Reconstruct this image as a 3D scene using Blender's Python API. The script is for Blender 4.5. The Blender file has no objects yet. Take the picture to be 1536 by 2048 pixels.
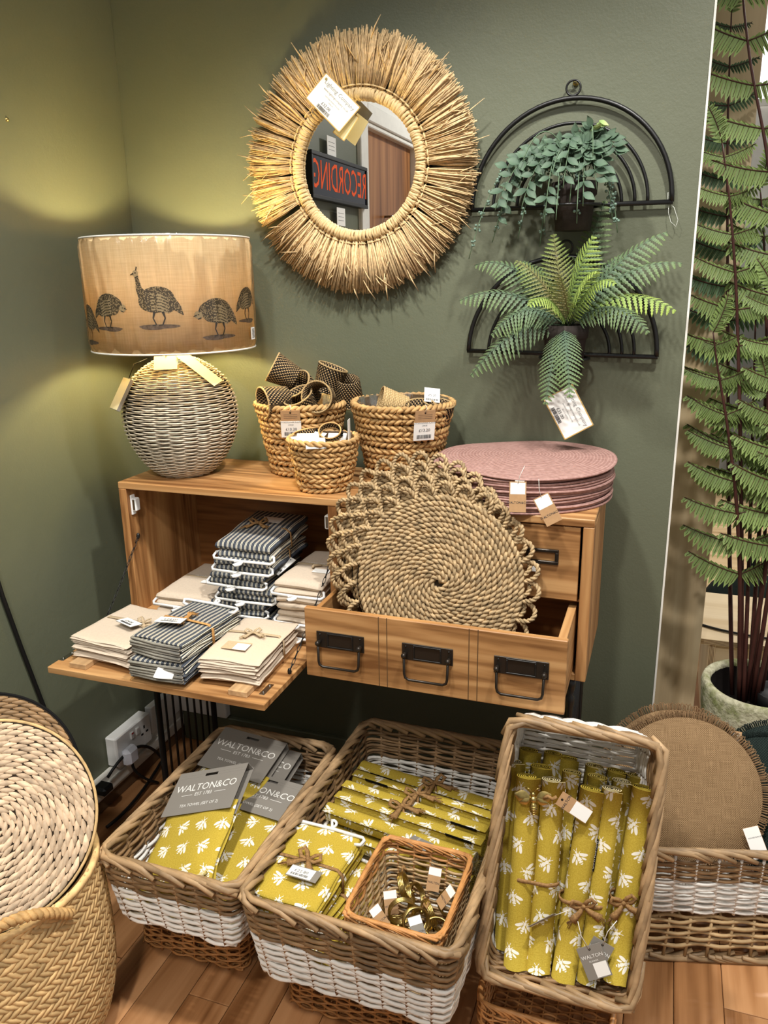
import bpy, math, random
from mathutils import Vector, Matrix, Euler
PI = math.pi
random.seed(7)
SC = bpy.context.scene
COL = SC.collection

# ------------------------------------------------------------------ camera
cam = bpy.data.cameras.new('camera')
cam.sensor_fit = 'VERTICAL'
cam.sensor_height = 36.0
cam.lens = 36.0 * 1600 / 2048
cam.clip_start = 0.02
cam_ob = bpy.data.objects.new('camera', cam)
COL.objects.link(cam_ob)
_y, _p, _r = 0.3403, 0.2846, -0.0151
_fw = Vector((-math.sin(_y) * math.cos(_p), math.cos(_y) * math.cos(_p), -math.sin(_p)))
_rt = Vector((math.cos(_y), math.sin(_y), 0))
_up = _rt.cross(_fw)
_r2 = _rt * math.cos(_r) + _up * math.sin(_r)
_u2 = _up * math.cos(_r) - _rt * math.sin(_r)
_m = Matrix((_r2, _u2, -_fw)).transposed().to_4x4()
_m.translation = Vector((1.3101, -1.8214, 1.3684))
cam_ob.matrix_world = _m
SC.camera = cam_ob

# ------------------------------------------------------------------ world, exposure, ceiling spots and an added door spot
SC.view_settings.view_transform = 'Standard'
SC.view_settings.look = 'None'
SC.view_settings.gamma = 1.0
SC.view_settings.use_curve_mapping = False
SC.view_settings.exposure = 0.0
W = bpy.data.worlds.new('world')
SC.world = W
W.use_nodes = True
_bg = W.node_tree.nodes['Background']
_bg.inputs[0].default_value = (1.0, 0.97, 0.92, 1)
_bg.inputs[1].default_value = 0.45


def spot(loc, aim, power, size_deg, blend, radius, color=(1, 0.965, 0.91)):
    l = bpy.data.lights.new('ceiling_and_added_spot', 'SPOT')
    l.energy = power; l.spot_size = math.radians(size_deg); l.spot_blend = blend
    l.shadow_soft_size = radius; l.color = color
    o = bpy.data.objects.new('ceiling_and_added_spot', l)
    o.location = loc
    o.rotation_euler = (Vector(aim) - Vector(loc)).to_track_quat('-Z', 'Y').to_euler()
    COL.objects.link(o)
    return o


spot((0.75, -1.05, 2.75), (0.75, -0.35, 0.4), 115, 80, 0.6, 0.05)
spot((1.55, -0.95, 2.75), (1.30, -0.30, 0.5), 130, 85, 0.6, 0.05)
spot((0.95, -2.3, 2.75), (0.75, -0.6, 0.4), 105, 75, 0.7, 0.07)
spot((1.1, -2.9, 2.7), (-0.05, -2.1, 1.5), 90, 80, 0.7, 0.06)  # added spot to brighten the mirrored door, no lamp known there
spot((2.6, 2.2, 2.9), (2.0, 2.0, 0.0), 260, 130, 0.6, 0.1)


# ------------------------------------------------------------------ node helpers
class S:
    """a value socket with arithmetic"""
    def __init__(self, nt, s): self.nt, self.s = nt, s
    def _m(self, op, *a, clamp=False):
        n = self.nt.nodes.new('ShaderNodeMath'); n.operation = op; n.use_clamp = clamp
        for i, x in enumerate((self,) + a):
            if isinstance(x, S): self.nt.links.new(x.s, n.inputs[i])
            else: n.inputs[i].default_value = x
        return S(self.nt, n.outputs[0])
    def __add__(self, o): return self._m('ADD', o)
    __radd__ = __add__
    def __mul__(self, o): return self._m('MULTIPLY', o)
    __rmul__ = __mul__
    def __sub__(self, o): return self._m('SUBTRACT', o)
    def __rsub__(self, o): return (self * -1) + o
    def __truediv__(self, o): return self._m('DIVIDE', o)
    def floor(self): return self._m('FLOOR')
    def fract(self): return self._m('FRACT')
    def abs(self): return self._m('ABSOLUTE')
    def sin(self): return self._m('SINE')
    def cos(self): return self._m('COSINE')
    def mod2(self): return self._m('FLOORED_MODULO', 2.0)
    def max(self, o): return self._m('MAXIMUM', o)
    def min(self, o): return self._m('MINIMUM', o)
    def gt(self, o): return self._m('GREATER_THAN', o)
    def lt(self, o): return self._m('LESS_THAN', o)
    def clamp(self): return self._m('ADD', 0.0, clamp=True)


def lin(c):
    """sRGB 0-255 to linear rgba"""
    f = lambda v: (v / 12.92 if v <= 0.04045 else ((v + 0.055) / 1.055) ** 2.4)
    return tuple(f(x / 255.0) for x in c) + (1.0,)


class MT:
    """a material under construction"""
    def __init__(self, name, rough=0.6, spec=0.35, metal=0.0):
        self.m = bpy.data.materials.new(name); self.m.use_nodes = True
        self.nt = self.m.node_tree
        self.b = self.nt.nodes['Principled BSDF']
        self.b.inputs['Roughness'].default_value = rough
        self.b.inputs['Specular IOR Level'].default_value = spec
        self.b.inputs['Metallic'].default_value = metal
        self.bump_out = None
    def N(self, t): return self.nt.nodes.new(t)
    def L(self, a, b): self.nt.links.new(a.s if isinstance(a, S) else a, b)
    def coord(self, kind='Object', scale=(1, 1, 1), rand=False):
        tc = self.N('ShaderNodeTexCoord'); mp = self.N('ShaderNodeMapping')
        mp.inputs['Scale'].default_value = scale
        self.L(tc.outputs[kind], mp.inputs['Vector'])
        if rand:
            oi = self.N('ShaderNodeObjectInfo'); mu = self.N('ShaderNodeVectorMath'); mu.operation = 'SCALE'
            cx = self.N('ShaderNodeCombineXYZ')
            self.L(oi.outputs['Random'], cx.inputs[0]); self.L(oi.outputs['Random'], cx.inputs[1]); self.L(oi.outputs['Random'], cx.inputs[2])
            self.L(cx.outputs[0], mu.inputs[0]); mu.inputs['Scale'].default_value = 37.0
            self.L(mu.outputs[0], mp.inputs['Location'])
        return mp.outputs[0]
    def noise(self, vec, scale, detail=3, rough=0.5, dist=0.0):
        n = self.N('ShaderNodeTexNoise'); n.inputs['Scale'].default_value = scale
        n.inputs['Detail'].default_value = detail; n.inputs['Roughness'].default_value = rough
        n.inputs['Distortion'].default_value = dist
        self.L(vec, n.inputs['Vector'])
        return S(self.nt, n.outputs[0])
    def ramp(self, fac, stops):
        r = self.N('ShaderNodeValToRGB'); e = r.color_ramp.elements
        while len(e) < len(stops): e.new(0.5)
        for k, (p, c) in enumerate(stops): e[k].position = p; e[k].color = c
        self.L(fac, r.inputs[0])
        return r.outputs[0]
    def mix(self, fac, a, b, mode='MIX'):
        n = self.N('ShaderNodeMix'); n.data_type = 'RGBA'; n.blend_type = mode
        for v, i in ((fac, 0), (a, 6), (b, 7)):
            if isinstance(v, S): self.L(v.s, n.inputs[i])
            elif isinstance(v, (tuple, float, int)): n.inputs[i].default_value = v
            else: self.L(v, n.inputs[i])
        return n.outputs[2]
    def rand_value(self, col, amount):
        """per-object brightness variation"""
        oi = self.N('ShaderNodeObjectInfo')
        f = S(self.nt, oi.outputs['Random']) * (2 * amount) + (1 - amount)
        h = self.N('ShaderNodeHueSaturation')
        self.L(f, h.inputs['Value'])
        if isinstance(col, tuple): h.inputs['Color'].default_value = col
        else: self.L(col, h.inputs['Color'])
        return h.outputs[0]
    def color(self, c):
        if isinstance(c, tuple): self.b.inputs['Base Color'].default_value = c
        else: self.L(c, self.b.inputs['Base Color'])
        return self
    def bump(self, h, strength=0.3, dist=0.002):
        n = self.N('ShaderNodeBump'); n.inputs['Strength'].default_value = strength
        n.inputs['Distance'].default_value = dist
        self.L(h, n.inputs['Height']); self.L(n.outputs[0], self.b.inputs['Normal'])
        return self
    def set(self, **k):
        for n, v in k.items(): self.b.inputs[n.replace('_', ' ')].default_value = v
        return self


def plain(name, rgb, rough=0.5, spec=0.35, metal=0.0, var=0.0, vscale=30, bump=0.0, bscale=200, randv=0.0, vec_scale=(1, 1, 1)):
    t = MT(name, rough, spec, metal)
    c = lin(rgb)
    v = t.coord('Object', vec_scale, rand=True)
    col = c
    if var > 0:
        n = t.noise(v, vscale, 4)
        dk = tuple(x * (1 - var) for x in c[:3]) + (1,)
        lt = tuple(min(1, x * (1 + var)) for x in c[:3]) + (1,)
        col = t.ramp(n, [(0.3, dk), (0.7, lt)])
    if randv > 0: col = t.rand_value(col, randv)
    t.color(col)
    if bump > 0: t.bump(t.noise(v, bscale, 2), bump, 0.001)
    return t.m


def wood(name, dark, mid, light, axis=0, rough=0.45, knots=True, scale=1.0, randv=0.0, contrast=1.0):
    t = MT(name, rough, 0.35)
    sc = [34.0 * scale] * 3
    sc[axis] = 1.6 * scale
    v = t.coord('Object', tuple(sc), rand=True)
    n1 = t.noise(v, 1.0, 5, 0.6, 0.6)
    sc2 = [9.0 * scale] * 3
    sc2[axis] = 0.8 * scale
    v2 = t.coord('Object', tuple(sc2), rand=True)
    n2 = t.noise(v2, 1.0, 3, 0.5, 1.2)
    rings = ((n2 * 30).sin() * 0.5 + 0.5) * 0.22 * contrast + n1 * 0.78
    col = t.ramp(rings, [(0.30, lin(dark)), (0.49, lin(mid)), (0.72, lin(light))])
    if knots:
        vo = t.N('ShaderNodeTexVoronoi'); vo.inputs['Scale'].default_value = 1.0
        ks = [9.0] * 3; ks[axis] = 4.5
        t.L(t.coord('Object', tuple(ks), rand=True), vo.inputs['Vector'])
        k = (1 - S(t.nt, vo.outputs['Distance']) * 7).clamp()
        col = t.mix(k * 0.8, col, lin([c * 0.45 for c in dark]))
    if randv: col = t.rand_value(col, randv)
    t.color(col)
    t.bump(n1, 0.12, 0.001)
    return t.m


# ------------------------------------------------------------------ mesh builder
class MB:
    def __init__(self): self.v, self.f, self.uv, self.s = [], [], [], []
    def add(self, vs, fs, uv=None, smooth=False):
        o = len(self.v)
        self.v += [tuple(p) for p in vs]
        self.uv += [tuple(q) for q in uv] if uv else [(p[0], p[1]) for p in vs]
        self.f += [tuple(i + o for i in f) for f in fs]
        self.s += [smooth] * len(fs)
        return self
    def box(self, lo, hi, b=0.0015, M=None):
        """chamfered box"""
        x0, y0, z0 = lo; x1, y1, z1 = hi
        b = min(b, (x1 - x0) * .45, (y1 - y0) * .45, (z1 - z0) * .45)
        vs = []; idx = {}
        for sx in (0, 1):
            for sy in (0, 1):
                for sz in (0, 1):
                    c = ((x0, x1)[sx], (y0, y1)[sy], (z0, z1)[sz])
                    d = (1 - 2 * sx, 1 - 2 * sy, 1 - 2 * sz)
                    for a in range(3):
                        p = list(c)
                        for k in range(3):
                            if k != a: p[k] += d[k] * b
                        idx[(sx, sy, sz, a)] = len(vs); vs.append(p)
        fs = []
        for a in range(3):
            u, w = [(1, 2), (2, 0), (0, 1)][a]
            for s in (0, 1):
                q = []
                for (i, j) in ((0, 0), (1, 0), (1, 1), (0, 1)):
                    k = [0, 0, 0]; k[a] = s; k[u] = i; k[w] = j
                    q.append(idx[tuple(k) + (a,)])
                fs.append(q if s else q[::-1])
        for a in range(3):
            u, w = [(1, 2), (2, 0), (0, 1)][a]
            for i in (0, 1):
                for j in (0, 1):
                    k0 = [0, 0, 0]; k0[u] = i; k0[w] = j; k1 = list(k0); k1[a] = 1
                    q = [idx[tuple(k0) + (u,)], idx[tuple(k1) + (u,)], idx[tuple(k1) + (w,)], idx[tuple(k0) + (w,)]]
                    fs.append(q if (i + j) % 2 else q[::-1])
        for sx in (0, 1):
            for sy in (0, 1):
                for sz in (0, 1):
                    q = [idx[(sx, sy, sz, a)] for a in range(3)]
                    fs.append(q if (sx + sy + sz) % 2 else q[::-1])
        if M is not None: vs = [M @ Vector(p) for p in vs]
        return self.add(vs, fs)
    def tube(self, pts, r, n=6, closed=False, cap=True, flat=1.0, up=None, smooth=True):
        """swept tube; r number or list; flat squashes along frame normal"""
        P = [Vector(p) for p in pts]; m = len(P)
        R = r if isinstance(r, (list, tuple)) else [r] * m
        T = []
        for i in range(m):
            a = P[(i - 1) % m] if (closed or i > 0) else P[i]
            b = P[(i + 1) % m] if (closed or i < m - 1) else P[i]
            d = b - a
            T.append(d.normalized() if d.length > 1e-9 else Vector((0, 0, 1)))
        if up is None:
            nrm = T[0].orthogonal().normalized()
            fr = [nrm]
            for i in range(1, m):
                nn = fr[-1] - T[i] * fr[-1].dot(T[i])
                fr.append(nn.normalized() if nn.length > 1e-6 else T[i].orthogonal().normalized())
        else:
            fr = []
            for i in range(m):
                u = Vector(up[i]) if isinstance(up[0], (list, tuple, Vector)) else Vector(up)
                nn = u - T[i] * u.dot(T[i])
                fr.append(nn.normalized() if nn.length > 1e-6 else T[i].orthogonal().normalized())
        vs, uv, L = [], [], 0.0
        for i in range(m):
            if i: L += (P[i] - P[i - 1]).length
            bn = T[i].cross(fr[i])
            for k in range(n):
                a = 2 * PI * k / n
                vs.append(P[i] + (fr[i] * math.cos(a) * flat + bn * math.sin(a)) * R[i])
                uv.append((k / n, L))
        fs = []
        for i in range(m if closed else m - 1):
            j = (i + 1) % m
            for k in range(n):
                q = (k + 1) % n
                fs.append((i * n + k, i * n + q, j * n + q, j * n + k))
        if cap and not closed:
            fs.append(tuple(range(n))[::-1]); fs.append(tuple((m - 1) * n + k for k in range(n)))
        return self.add(vs, fs, uv, smooth)
    def lathe(self, prof, n=32, c=(0, 0, 0), closed=False, arc=2 * PI, smooth=True):
        vs, uv, m = [], [], len(prof)
        full = abs(arc - 2 * PI) < 1e-6
        cols = n if full else n + 1
        L = [0]
        for i in range(1, m): L.append(L[-1] + math.hypot(prof[i][0] - prof[i - 1][0], prof[i][1] - prof[i - 1][1]))
        for i, (r, z) in enumerate(prof):
            for k in range(cols):
                a = arc * k / n
                vs.append((c[0] + r * math.cos(a), c[1] + r * math.sin(a), c[2] + z)); uv.append((k / n, L[i]))
        fs = []
        for i in range(m if closed else m - 1):
            j = (i + 1) % m
            for k in range(n):
                q = (k + 1) % cols
                fs.append((i * cols + k, i * cols + q, j * cols + q, j * cols + k))
        return self.add(vs, fs, uv, smooth)
    def disc(self, c, r, n=32, axis='z', rz=None):
        vs = [c] + [(c[0] + r * math.cos(2 * PI * k / n), c[1] + (rz or r) * math.sin(2 * PI * k / n), c[2]) for k in range(n)]
        return self.add(vs, [(0, 1 + k, 1 + (k + 1) % n) for k in range(n)])
    def ball(self, c, r, n=8, m=6, sc=(1, 1, 1)):
        vs, fs = [], []
        for i in range(m + 1):
            t = PI * i / m
            for k in range(n):
                a = 2 * PI * k / n
                vs.append((c[0] + r * sc[0] * math.sin(t) * math.cos(a), c[1] + r * sc[1] * math.sin(t) * math.sin(a), c[2] + r * sc[2] * math.cos(t)))
        for i in range(m):
            for k in range(n):
                fs.append((i * n + k, (i + 1) * n + k, (i + 1) * n + (k + 1) % n, i * n + (k + 1) % n))
        return self.add(vs, fs, None, True)
    def grid(self, fn, nu, nv, uvfn=None, smooth=True, wrap_u=False):
        vs, uv, fs = [], [], []
        cu = nu if wrap_u else nu + 1
        for j in range(nv + 1):
            for i in range(cu):
                vs.append(fn(i / nu, j / nv)); uv.append(uvfn(i / nu, j / nv) if uvfn else (i / nu, j / nv))
        for j in range(nv):
            for i in range(nu):
                q = (i + 1) % cu
                fs.append((j * cu + i, j * cu + q, (j + 1) * cu + q, (j + 1) * cu + i))
        return self.add(vs, fs, uv, smooth)
    def xf(self, M, start=0):
        for i in range(start, len(self.v)): self.v[i] = tuple(M @ Vector(self.v[i]))
        return self
    def mesh(self, name, mat):
        me = bpy.data.meshes.new(name)
        me.from_pydata(self.v, [], self.f)
        me.polygons.foreach_set('use_smooth', self.s)
        ul = me.uv_layers.new(name='UVMap')
        li = [0] * len(me.loops); me.loops.foreach_get('vertex_index', li)
        flat = []
        for i in li: flat += self.uv[i][:2]
        ul.data.foreach_set('uv', flat)
        if mat: me.materials.append(mat)
        me.update()
        return me
    def build(self, name, mat, parent=None, loc=(0, 0, 0), rot=(0, 0, 0)):
        return place(name, self.mesh(name, mat), parent, loc, rot)


def place(name, me, parent=None, loc=(0, 0, 0), rot=(0, 0, 0), scale=None):
    o = bpy.data.objects.new(name, me)
    COL.objects.link(o)
    if isinstance(rot, Matrix):
        o.matrix_basis = Matrix.Translation(loc) @ rot.to_4x4()
    else:
        o.location = loc; o.rotation_euler = rot
    if scale: o.scale = scale
    if parent: o.parent = parent
    return o


def tag(o, label, cat, group=None):
    o['label'] = label; o['category'] = cat
    if group: o['group'] = group
    return o


def thing(name, label, cat, loc=(0, 0, 0), rot=(0, 0, 0), group=None):
    o = bpy.data.objects.new(name, None)
    o.empty_display_size = 0.02
    COL.objects.link(o)
    if isinstance(rot, Matrix): o.matrix_basis = Matrix.Translation(loc) @ rot.to_4x4()
    else: o.location = loc; o.rotation_euler = rot
    return tag(o, label, cat, group)


def struct(o):
    o['kind'] = 'structure'
    return o


def stuff(o):
    o['kind'] = 'stuff'
    return o


def copy_tree(o, parent=None):
    c = o.copy(); COL.objects.link(c)
    if parent: c.parent = parent
    for ch in list(o.children): copy_tree(ch, c)
    return c


def frame(zdir, xhint=(1, 0, 0)):
    """rotation matrix whose z is zdir and x near xhint"""
    z = Vector(zdir).normalized(); x = Vector(xhint); x = (x - z * x.dot(z)).normalized()
    return Matrix((x, z.cross(x), z)).transposed()


def text_mb(s, size, shear=0.0, align='CENTER'):
    """flat lettering as mesh data centred on the origin"""
    cu = bpy.data.curves.new('lettering', 'FONT')
    cu.body = s; cu.size = size; cu.shear = shear; cu.align_x = align; cu.align_y = 'CENTER'; cu.resolution_u = 2
    ob = bpy.data.objects.new('lettering', cu); COL.objects.link(ob)
    me = bpy.data.meshes.new_from_object(ob)
    b = MB(); b.add([tuple(v.co) for v in me.vertices], [tuple(p.vertices) for p in me.polygons])
    bpy.data.objects.remove(ob); bpy.data.curves.remove(cu); bpy.data.meshes.remove(me)
    return b


def merge(dst, src, M):
    o = len(dst.v)
    dst.add(src.v, src.f, src.uv); dst.xf(M, o)
    return dst


def rr(a, b): return random.uniform(a, b)


def lerp(a, b, t): return a + (b - a) * t


def bez(p0, p1, p2, n):
    p0, p1, p2 = Vector(p0), Vector(p1), Vector(p2)
    return [p0 * (1 - t) ** 2 + p1 * 2 * t * (1 - t) + p2 * t * t for t in [i / n for i in range(n + 1)]]


ORD = ['topmost', 'second', 'third', 'fourth', 'fifth', 'sixth', 'seventh', 'eighth', 'ninth', 'tenth', 'eleventh', 'twelfth', 'thirteenth', 'fourteenth', 'fifteenth', 'sixteenth']
# ------------------------------------------------------------------ materials
M = {}
M['white'] = plain('white_plastic', (232, 232, 230), 0.35, 0.5)
M['white_paint'] = plain('white_paint', (226, 224, 216), 0.45, 0.4, var=0.04)
M['card'] = plain('white_card', (238, 237, 232), 0.6, 0.2)
M['cream_card'] = plain('cream_card', (226, 214, 170), 0.6, 0.2)
M['gold_border'] = plain('tag_border', (196, 160, 92), 0.6, 0.2)
M['grey_edge'] = plain('tag_back_grey', (120, 116, 108), 0.6, 0.2)
M['ink'] = plain('ink', (62, 62, 66), 0.8, 0.1)
M['ink_light'] = plain('pale_ink', (150, 150, 150), 0.8, 0.1)
M['kraft'] = plain('kraft_card', (176, 140, 102), 0.75, 0.15, var=0.06, vscale=120)
M['grey_card'] = plain('grey_card', (133, 128, 120), 0.55, 0.25)
M['print_white'] = plain('white_print', (232, 230, 224), 0.6, 0.2)
M['black_metal'] = plain('black_metal', (16, 16, 16), 0.38, 0.5)
M['dark_metal'] = plain('dark_bronze_metal', (52, 46, 40), 0.35, 0.5, metal=0.6)
M['steel'] = plain('steel', (170, 168, 162), 0.25, 0.5, metal=1.0)
M['brass'] = plain('brass', (188, 166, 104), 0.3, 0.5, metal=1.0, var=0.2, vscale=150)
M['cable'] = plain('black_cable', (18, 18, 18), 0.5, 0.4)
M['cord_white'] = plain('white_string', (230, 228, 222), 0.7, 0.2)
M['clear_cord'] = plain('clear_nylon', (205, 208, 200), 0.2, 0.6)
M['black_label'] = plain('black_woven_label', (14, 14, 15), 0.8, 0.15)
M['jute'] = plain('jute_twine', (150, 116, 76), 0.9, 0.1, var=0.3, vscale=260, bump=0.6, bscale=600)
M['raffia_tie'] = plain('raffia_tie', (186, 140, 84), 0.7, 0.2, var=0.2, vscale=150)
M['raffia'] = plain('raffia', (214, 184, 138), 0.62, 0.25, var=0.25, vscale=140, randv=0.12)
M['raffia_wrap'] = plain('raffia_wrap', (208, 180, 132), 0.6, 0.25, var=0.2, vscale=120, randv=0.08)
M['pine'] = wood('pine_x', (118, 78, 42), (174, 128, 80), (204, 160, 108), 0)
M['pine_y'] = wood('pine_y', (118, 78, 42), (172, 126, 78), (202, 158, 106), 1)
M['pine_z'] = wood('pine_z', (112, 72, 38), (164, 116, 70), (194, 148, 96), 2)
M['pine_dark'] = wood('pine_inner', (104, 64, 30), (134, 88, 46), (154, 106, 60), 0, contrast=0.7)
M['pine_pale'] = wood('pine_pale', (168, 134, 96), (198, 162, 118), (214, 182, 142), 1, contrast=0.6)
M['floor'] = wood('floor_oak', (122, 80, 46), (166, 118, 76), (192, 144, 100), 1, rough=0.28, knots=False, scale=0.6, randv=0.16)
M['floor_pale'] = wood('floor_pale', (170, 140, 100), (196, 168, 126), (212, 188, 150), 0, rough=0.35, knots=False, scale=0.5, randv=0.08)
M['ply'] = wood('plywood_face', (200, 174, 134), (222, 200, 162), (232, 212, 178), 2, rough=0.5, knots=False, scale=0.35, contrast=0.3)
M['ply_h'] = wood('plywood_top', (196, 172, 132), (216, 196, 160), (226, 208, 178), 0, rough=0.45, knots=False, scale=0.3, contrast=0.3)
M['ply_dark'] = plain('ply_glue_line', (110, 84, 58), 0.7)
M['door_wood'] = wood('door_veneer', (112, 70, 38), (150, 100, 60), (172, 122, 78), 2, rough=0.3, knots=False, scale=0.35)
M['willow'] = plain('brown_willow', (134, 106, 74), 0.55, 0.35, var=0.38, vscale=22, randv=0.24, bump=0.3, bscale=150)
M['willow_rim'] = plain('weathered_willow', (158, 130, 96), 0.5, 0.35, var=0.36, vscale=24, randv=0.22, bump=0.3, bscale=150)
M['willow_white'] = plain('white_willow', (226, 222, 214), 0.55, 0.3, var=0.09, vscale=30, randv=0.08, bump=0.3, bscale=150)
M['willow_pale'] = plain('natural_willow', (178, 150, 110), 0.55, 0.3, var=0.22, vscale=30, randv=0.14, bump=0.3, bscale=150)
M['wicker_orange'] = plain('buff_wicker', (186, 132, 78), 0.5, 0.35, var=0.3, vscale=40, randv=0.12, bump=0.2, bscale=200)
M['seagrass'] = plain('seagrass_rope', (172, 148, 112), 0.7, 0.2, var=0.45, vscale=70, bump=0.4, bscale=500)
M['hyacinth'] = plain('hyacinth_rope', (192, 154, 102), 0.65, 0.2, var=0.3, vscale=60, bump=0.5, bscale=400, randv=0.08)
M['belly'] = plain('braided_seagrass', (200, 168, 118), 0.65, 0.2, var=0.28, vscale=40, randv=0.2)
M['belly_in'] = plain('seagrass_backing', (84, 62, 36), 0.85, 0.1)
M['husk'] = plain('whitewashed_husk', (198, 174, 146), 0.65, 0.2, var=0.32, vscale=55, randv=0.22)
M['dark_gap'] = plain('dark_backing', (46, 38, 30), 0.95, 0.05)
M['wrapped_lamp'] = plain('grey_rattan', (206, 194, 172), 0.5, 0.3, var=0.16, vscale=60)
M['lamp_core'] = plain('lamp_core', (48, 40, 30), 0.9, 0.1)
M['burlap_edge'] = plain('burlap_fringe', (128, 102, 74), 0.85, 0.1, var=0.2, vscale=100)
M['green_mat_edge'] = plain('dark_green_fringe', (26, 34, 31), 0.85, 0.1, var=0.2, vscale=100)
M['terracotta'] = plain('weathered_black_pot', (52, 46, 43), 0.75, 0.2, var=0.3, vscale=25, bump=0.4, bscale=120)
M['stone_pot'] = plain('mossy_cement', (190, 188, 158), 0.9, 0.1, var=0.34, vscale=26, bump=1.0, bscale=90)
M['soil'] = plain('dark_soil', (30, 26, 24), 0.95, 0.05, bump=1.0, bscale=80)
M['stem_dark'] = plain('burgundy_stem', (66, 36, 30), 0.5, 0.3, var=0.2)
M['stem_green'] = plain('green_stem', (96, 118, 92), 0.6, 0.2)
M['bead'] = plain('green_bead', (104, 126, 112), 0.5, 0.3, var=0.15, vscale=40)
M['linen'] = plain('beige_linen', (206, 190, 170), 0.9, 0.1, var=0.05, vscale=250, bump=0.25, bscale=900)
M['linen_tape'] = plain('linen_tape', (186, 166, 136), 0.9, 0.1, var=0.08, vscale=250)
M['grey_paint'] = plain('grey_paint', (150, 152, 152), 0.5)
M['orange'] = plain('orange_paint', (226, 150, 62), 0.5)
M['teal'] = plain('teal_paint', (40, 120, 110), 0.5)
M['rubber'] = plain('plug_white', (214, 216, 226), 0.4, 0.5)
M['black'] = plain('black_plastic', (12, 12, 12), 0.5, 0.3)
M['red'] = plain('red_marker', (190, 40, 30), 0.4)


def leaf_mat(name, c_in, c_out, var=0.12, rough=0.55):
    """UV x = 0 at base .. 1 at tip"""
    t = MT(name, rough, 0.3)
    tc = t.N('ShaderNodeTexCoord'); sp = t.N('ShaderNodeSeparateXYZ'); t.L(tc.outputs['UV'], sp.inputs[0])
    n = t.noise(t.coord('Object', rand=True), 60, 3)
    f = (S(t.nt, sp.outputs[0]) + (n - 0.5) * 0.5).clamp()
    col = t.ramp(f, [(0.15, lin(c_in)), (0.95, lin(c_out))])
    t.color(t.rand_value(col, var))
    t.set(Subsurface_Weight=0.0)
    tr = t.N('ShaderNodeBsdfTranslucent'); t.L(col, tr.inputs[0])
    mx = t.N('ShaderNodeMixShader'); mx.inputs[0].default_value = 0.18
    t.L(t.b.outputs[0], mx.inputs[1]); t.L(tr.outputs[0], mx.inputs[2])
    t.L(mx.outputs[0], t.nt.nodes['Material Output'].inputs[0])
    return t.m


M['leaf_trail'] = leaf_mat('trailing_leaf', (68, 90, 72), (96, 118, 96))
M['leaf_tip'] = leaf_mat('young_leaf', (150, 176, 110), (190, 206, 140))
M['frond_blue'] = leaf_mat('blue_green_frond', (84, 104, 88), (120, 142, 92))
M['frond_lime'] = leaf_mat('lime_frond', (112, 136, 76), (164, 186, 92))
M['frond_rust'] = leaf_mat('rust_green_frond', (136, 126, 88), (130, 154, 84))
M['tall_leaf'] = leaf_mat('tall_fern_leaf', (96, 116, 66), (128, 150, 82), 0.2)
M['tall_leaf_dark'] = leaf_mat('tall_fern_leaf_dark', (58, 84, 58), (84, 112, 74), 0.16)


def wall_mat():
    t = MT('sage_green_wall', 0.5, 0.4)
    v = t.coord('Object')
    big = t.noise(v, 3.0, 4)
    t.color(t.ramp(big, [(0.3, lin((94, 98, 79))), (0.7, lin((100, 104, 85)))]))
    fine = t.noise(v, 210, 3, 0.6)
    mid = t.noise(v, 26, 3, 0.6)
    t.bump(fine * 0.55 + mid * 0.9, 0.35, 0.002)
    return t.m


M['wall'] = wall_mat()


def bee_mat(name='bee_print_cotton', scale=0.047):
    t = MT(name, 0.85, 0.15)
    tc = t.N('ShaderNodeTexCoord'); sp = t.N('ShaderNodeSeparateXYZ'); t.L(tc.outputs['UV'], sp.inputs[0])
    oi = t.N('ShaderNodeObjectInfo'); rnd = S(t.nt, oi.outputs['Random'])
    U = S(t.nt, sp.outputs[0]) * (1 / scale) + rnd * 17.0
    Vv = S(t.nt, sp.outputs[1]) * (1 / scale) + rnd * 29.0
    row = Vv.floor()
    U2 = U + row.mod2() * 0.5
    col_ = U2.floor()
    lx = U2 - col_ - 0.5
    ly = Vv - row - 0.5
    wn = t.N('ShaderNodeTexWhiteNoise'); wn.noise_dimensions = '2D'
    cb = t.N('ShaderNodeCombineXYZ'); t.L(col_, cb.inputs[0]); t.L(row, cb.inputs[1]); t.L(cb.outputs[0], wn.inputs['Vector'])
    a = S(t.nt, wn.outputs['Value']) * 2.6 - 1.3
    ca, sa = a.cos(), a.sin()
    k = 1 / 0.355
    x = (lx * ca - ly * sa) * k
    y = (lx * sa + ly * ca) * k
    ax = x.abs()
    def ell(px, py, cx, cy, rx, ry, ang):
        dx, dy = px - cx, py - cy
        c, s = math.cos(ang), math.sin(ang)
        u = (dx * c + dy * s) * (1 / rx); w = (dy * c - dx * s) * (1 / ry)
        return u * u + w * w
    body = ell(ax, y, 0.0, -0.38, 0.22, 0.44, 0)
    body = body.min(ell(ax, y, 0.0, 0.20, 0.20, 0.19, 0)).min(ell(ax, y, 0.0, 0.50, 0.13, 0.11, 0))
    wing = ell(ax, y, 0.58, -0.02, 0.50, 0.17, -0.62).min(ell(ax, y, 0.44, -0.40, 0.30, 0.10, -0.95))
    wing = wing + body.lt(1.75) * 9.0
    stripes = ((y * 26).sin()).gt(0.45) * (y.lt(-0.22))
    d = (body + stripes * 0.75).min(wing)
    d = d.min(ell(ax, y, 0.17, 0.74, 0.17, 0.03, 0.95)).min(ell(ax, y, 0.32, 0.36, 0.17, 0.035, 0.5))
    mask = ((1.12 - d) * 5).clamp()
    n = t.noise(t.coord('UV'), 420, 2)
    base = t.ramp(n, [(0.3, lin((172, 148, 50))), (0.7, lin((192, 168, 68)))])
    t.color(t.mix(mask, base, lin((238, 234, 220))))
    t.bump(n, 0.25, 0.0008)
    return t.m


M['bee'] = bee_mat()


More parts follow.
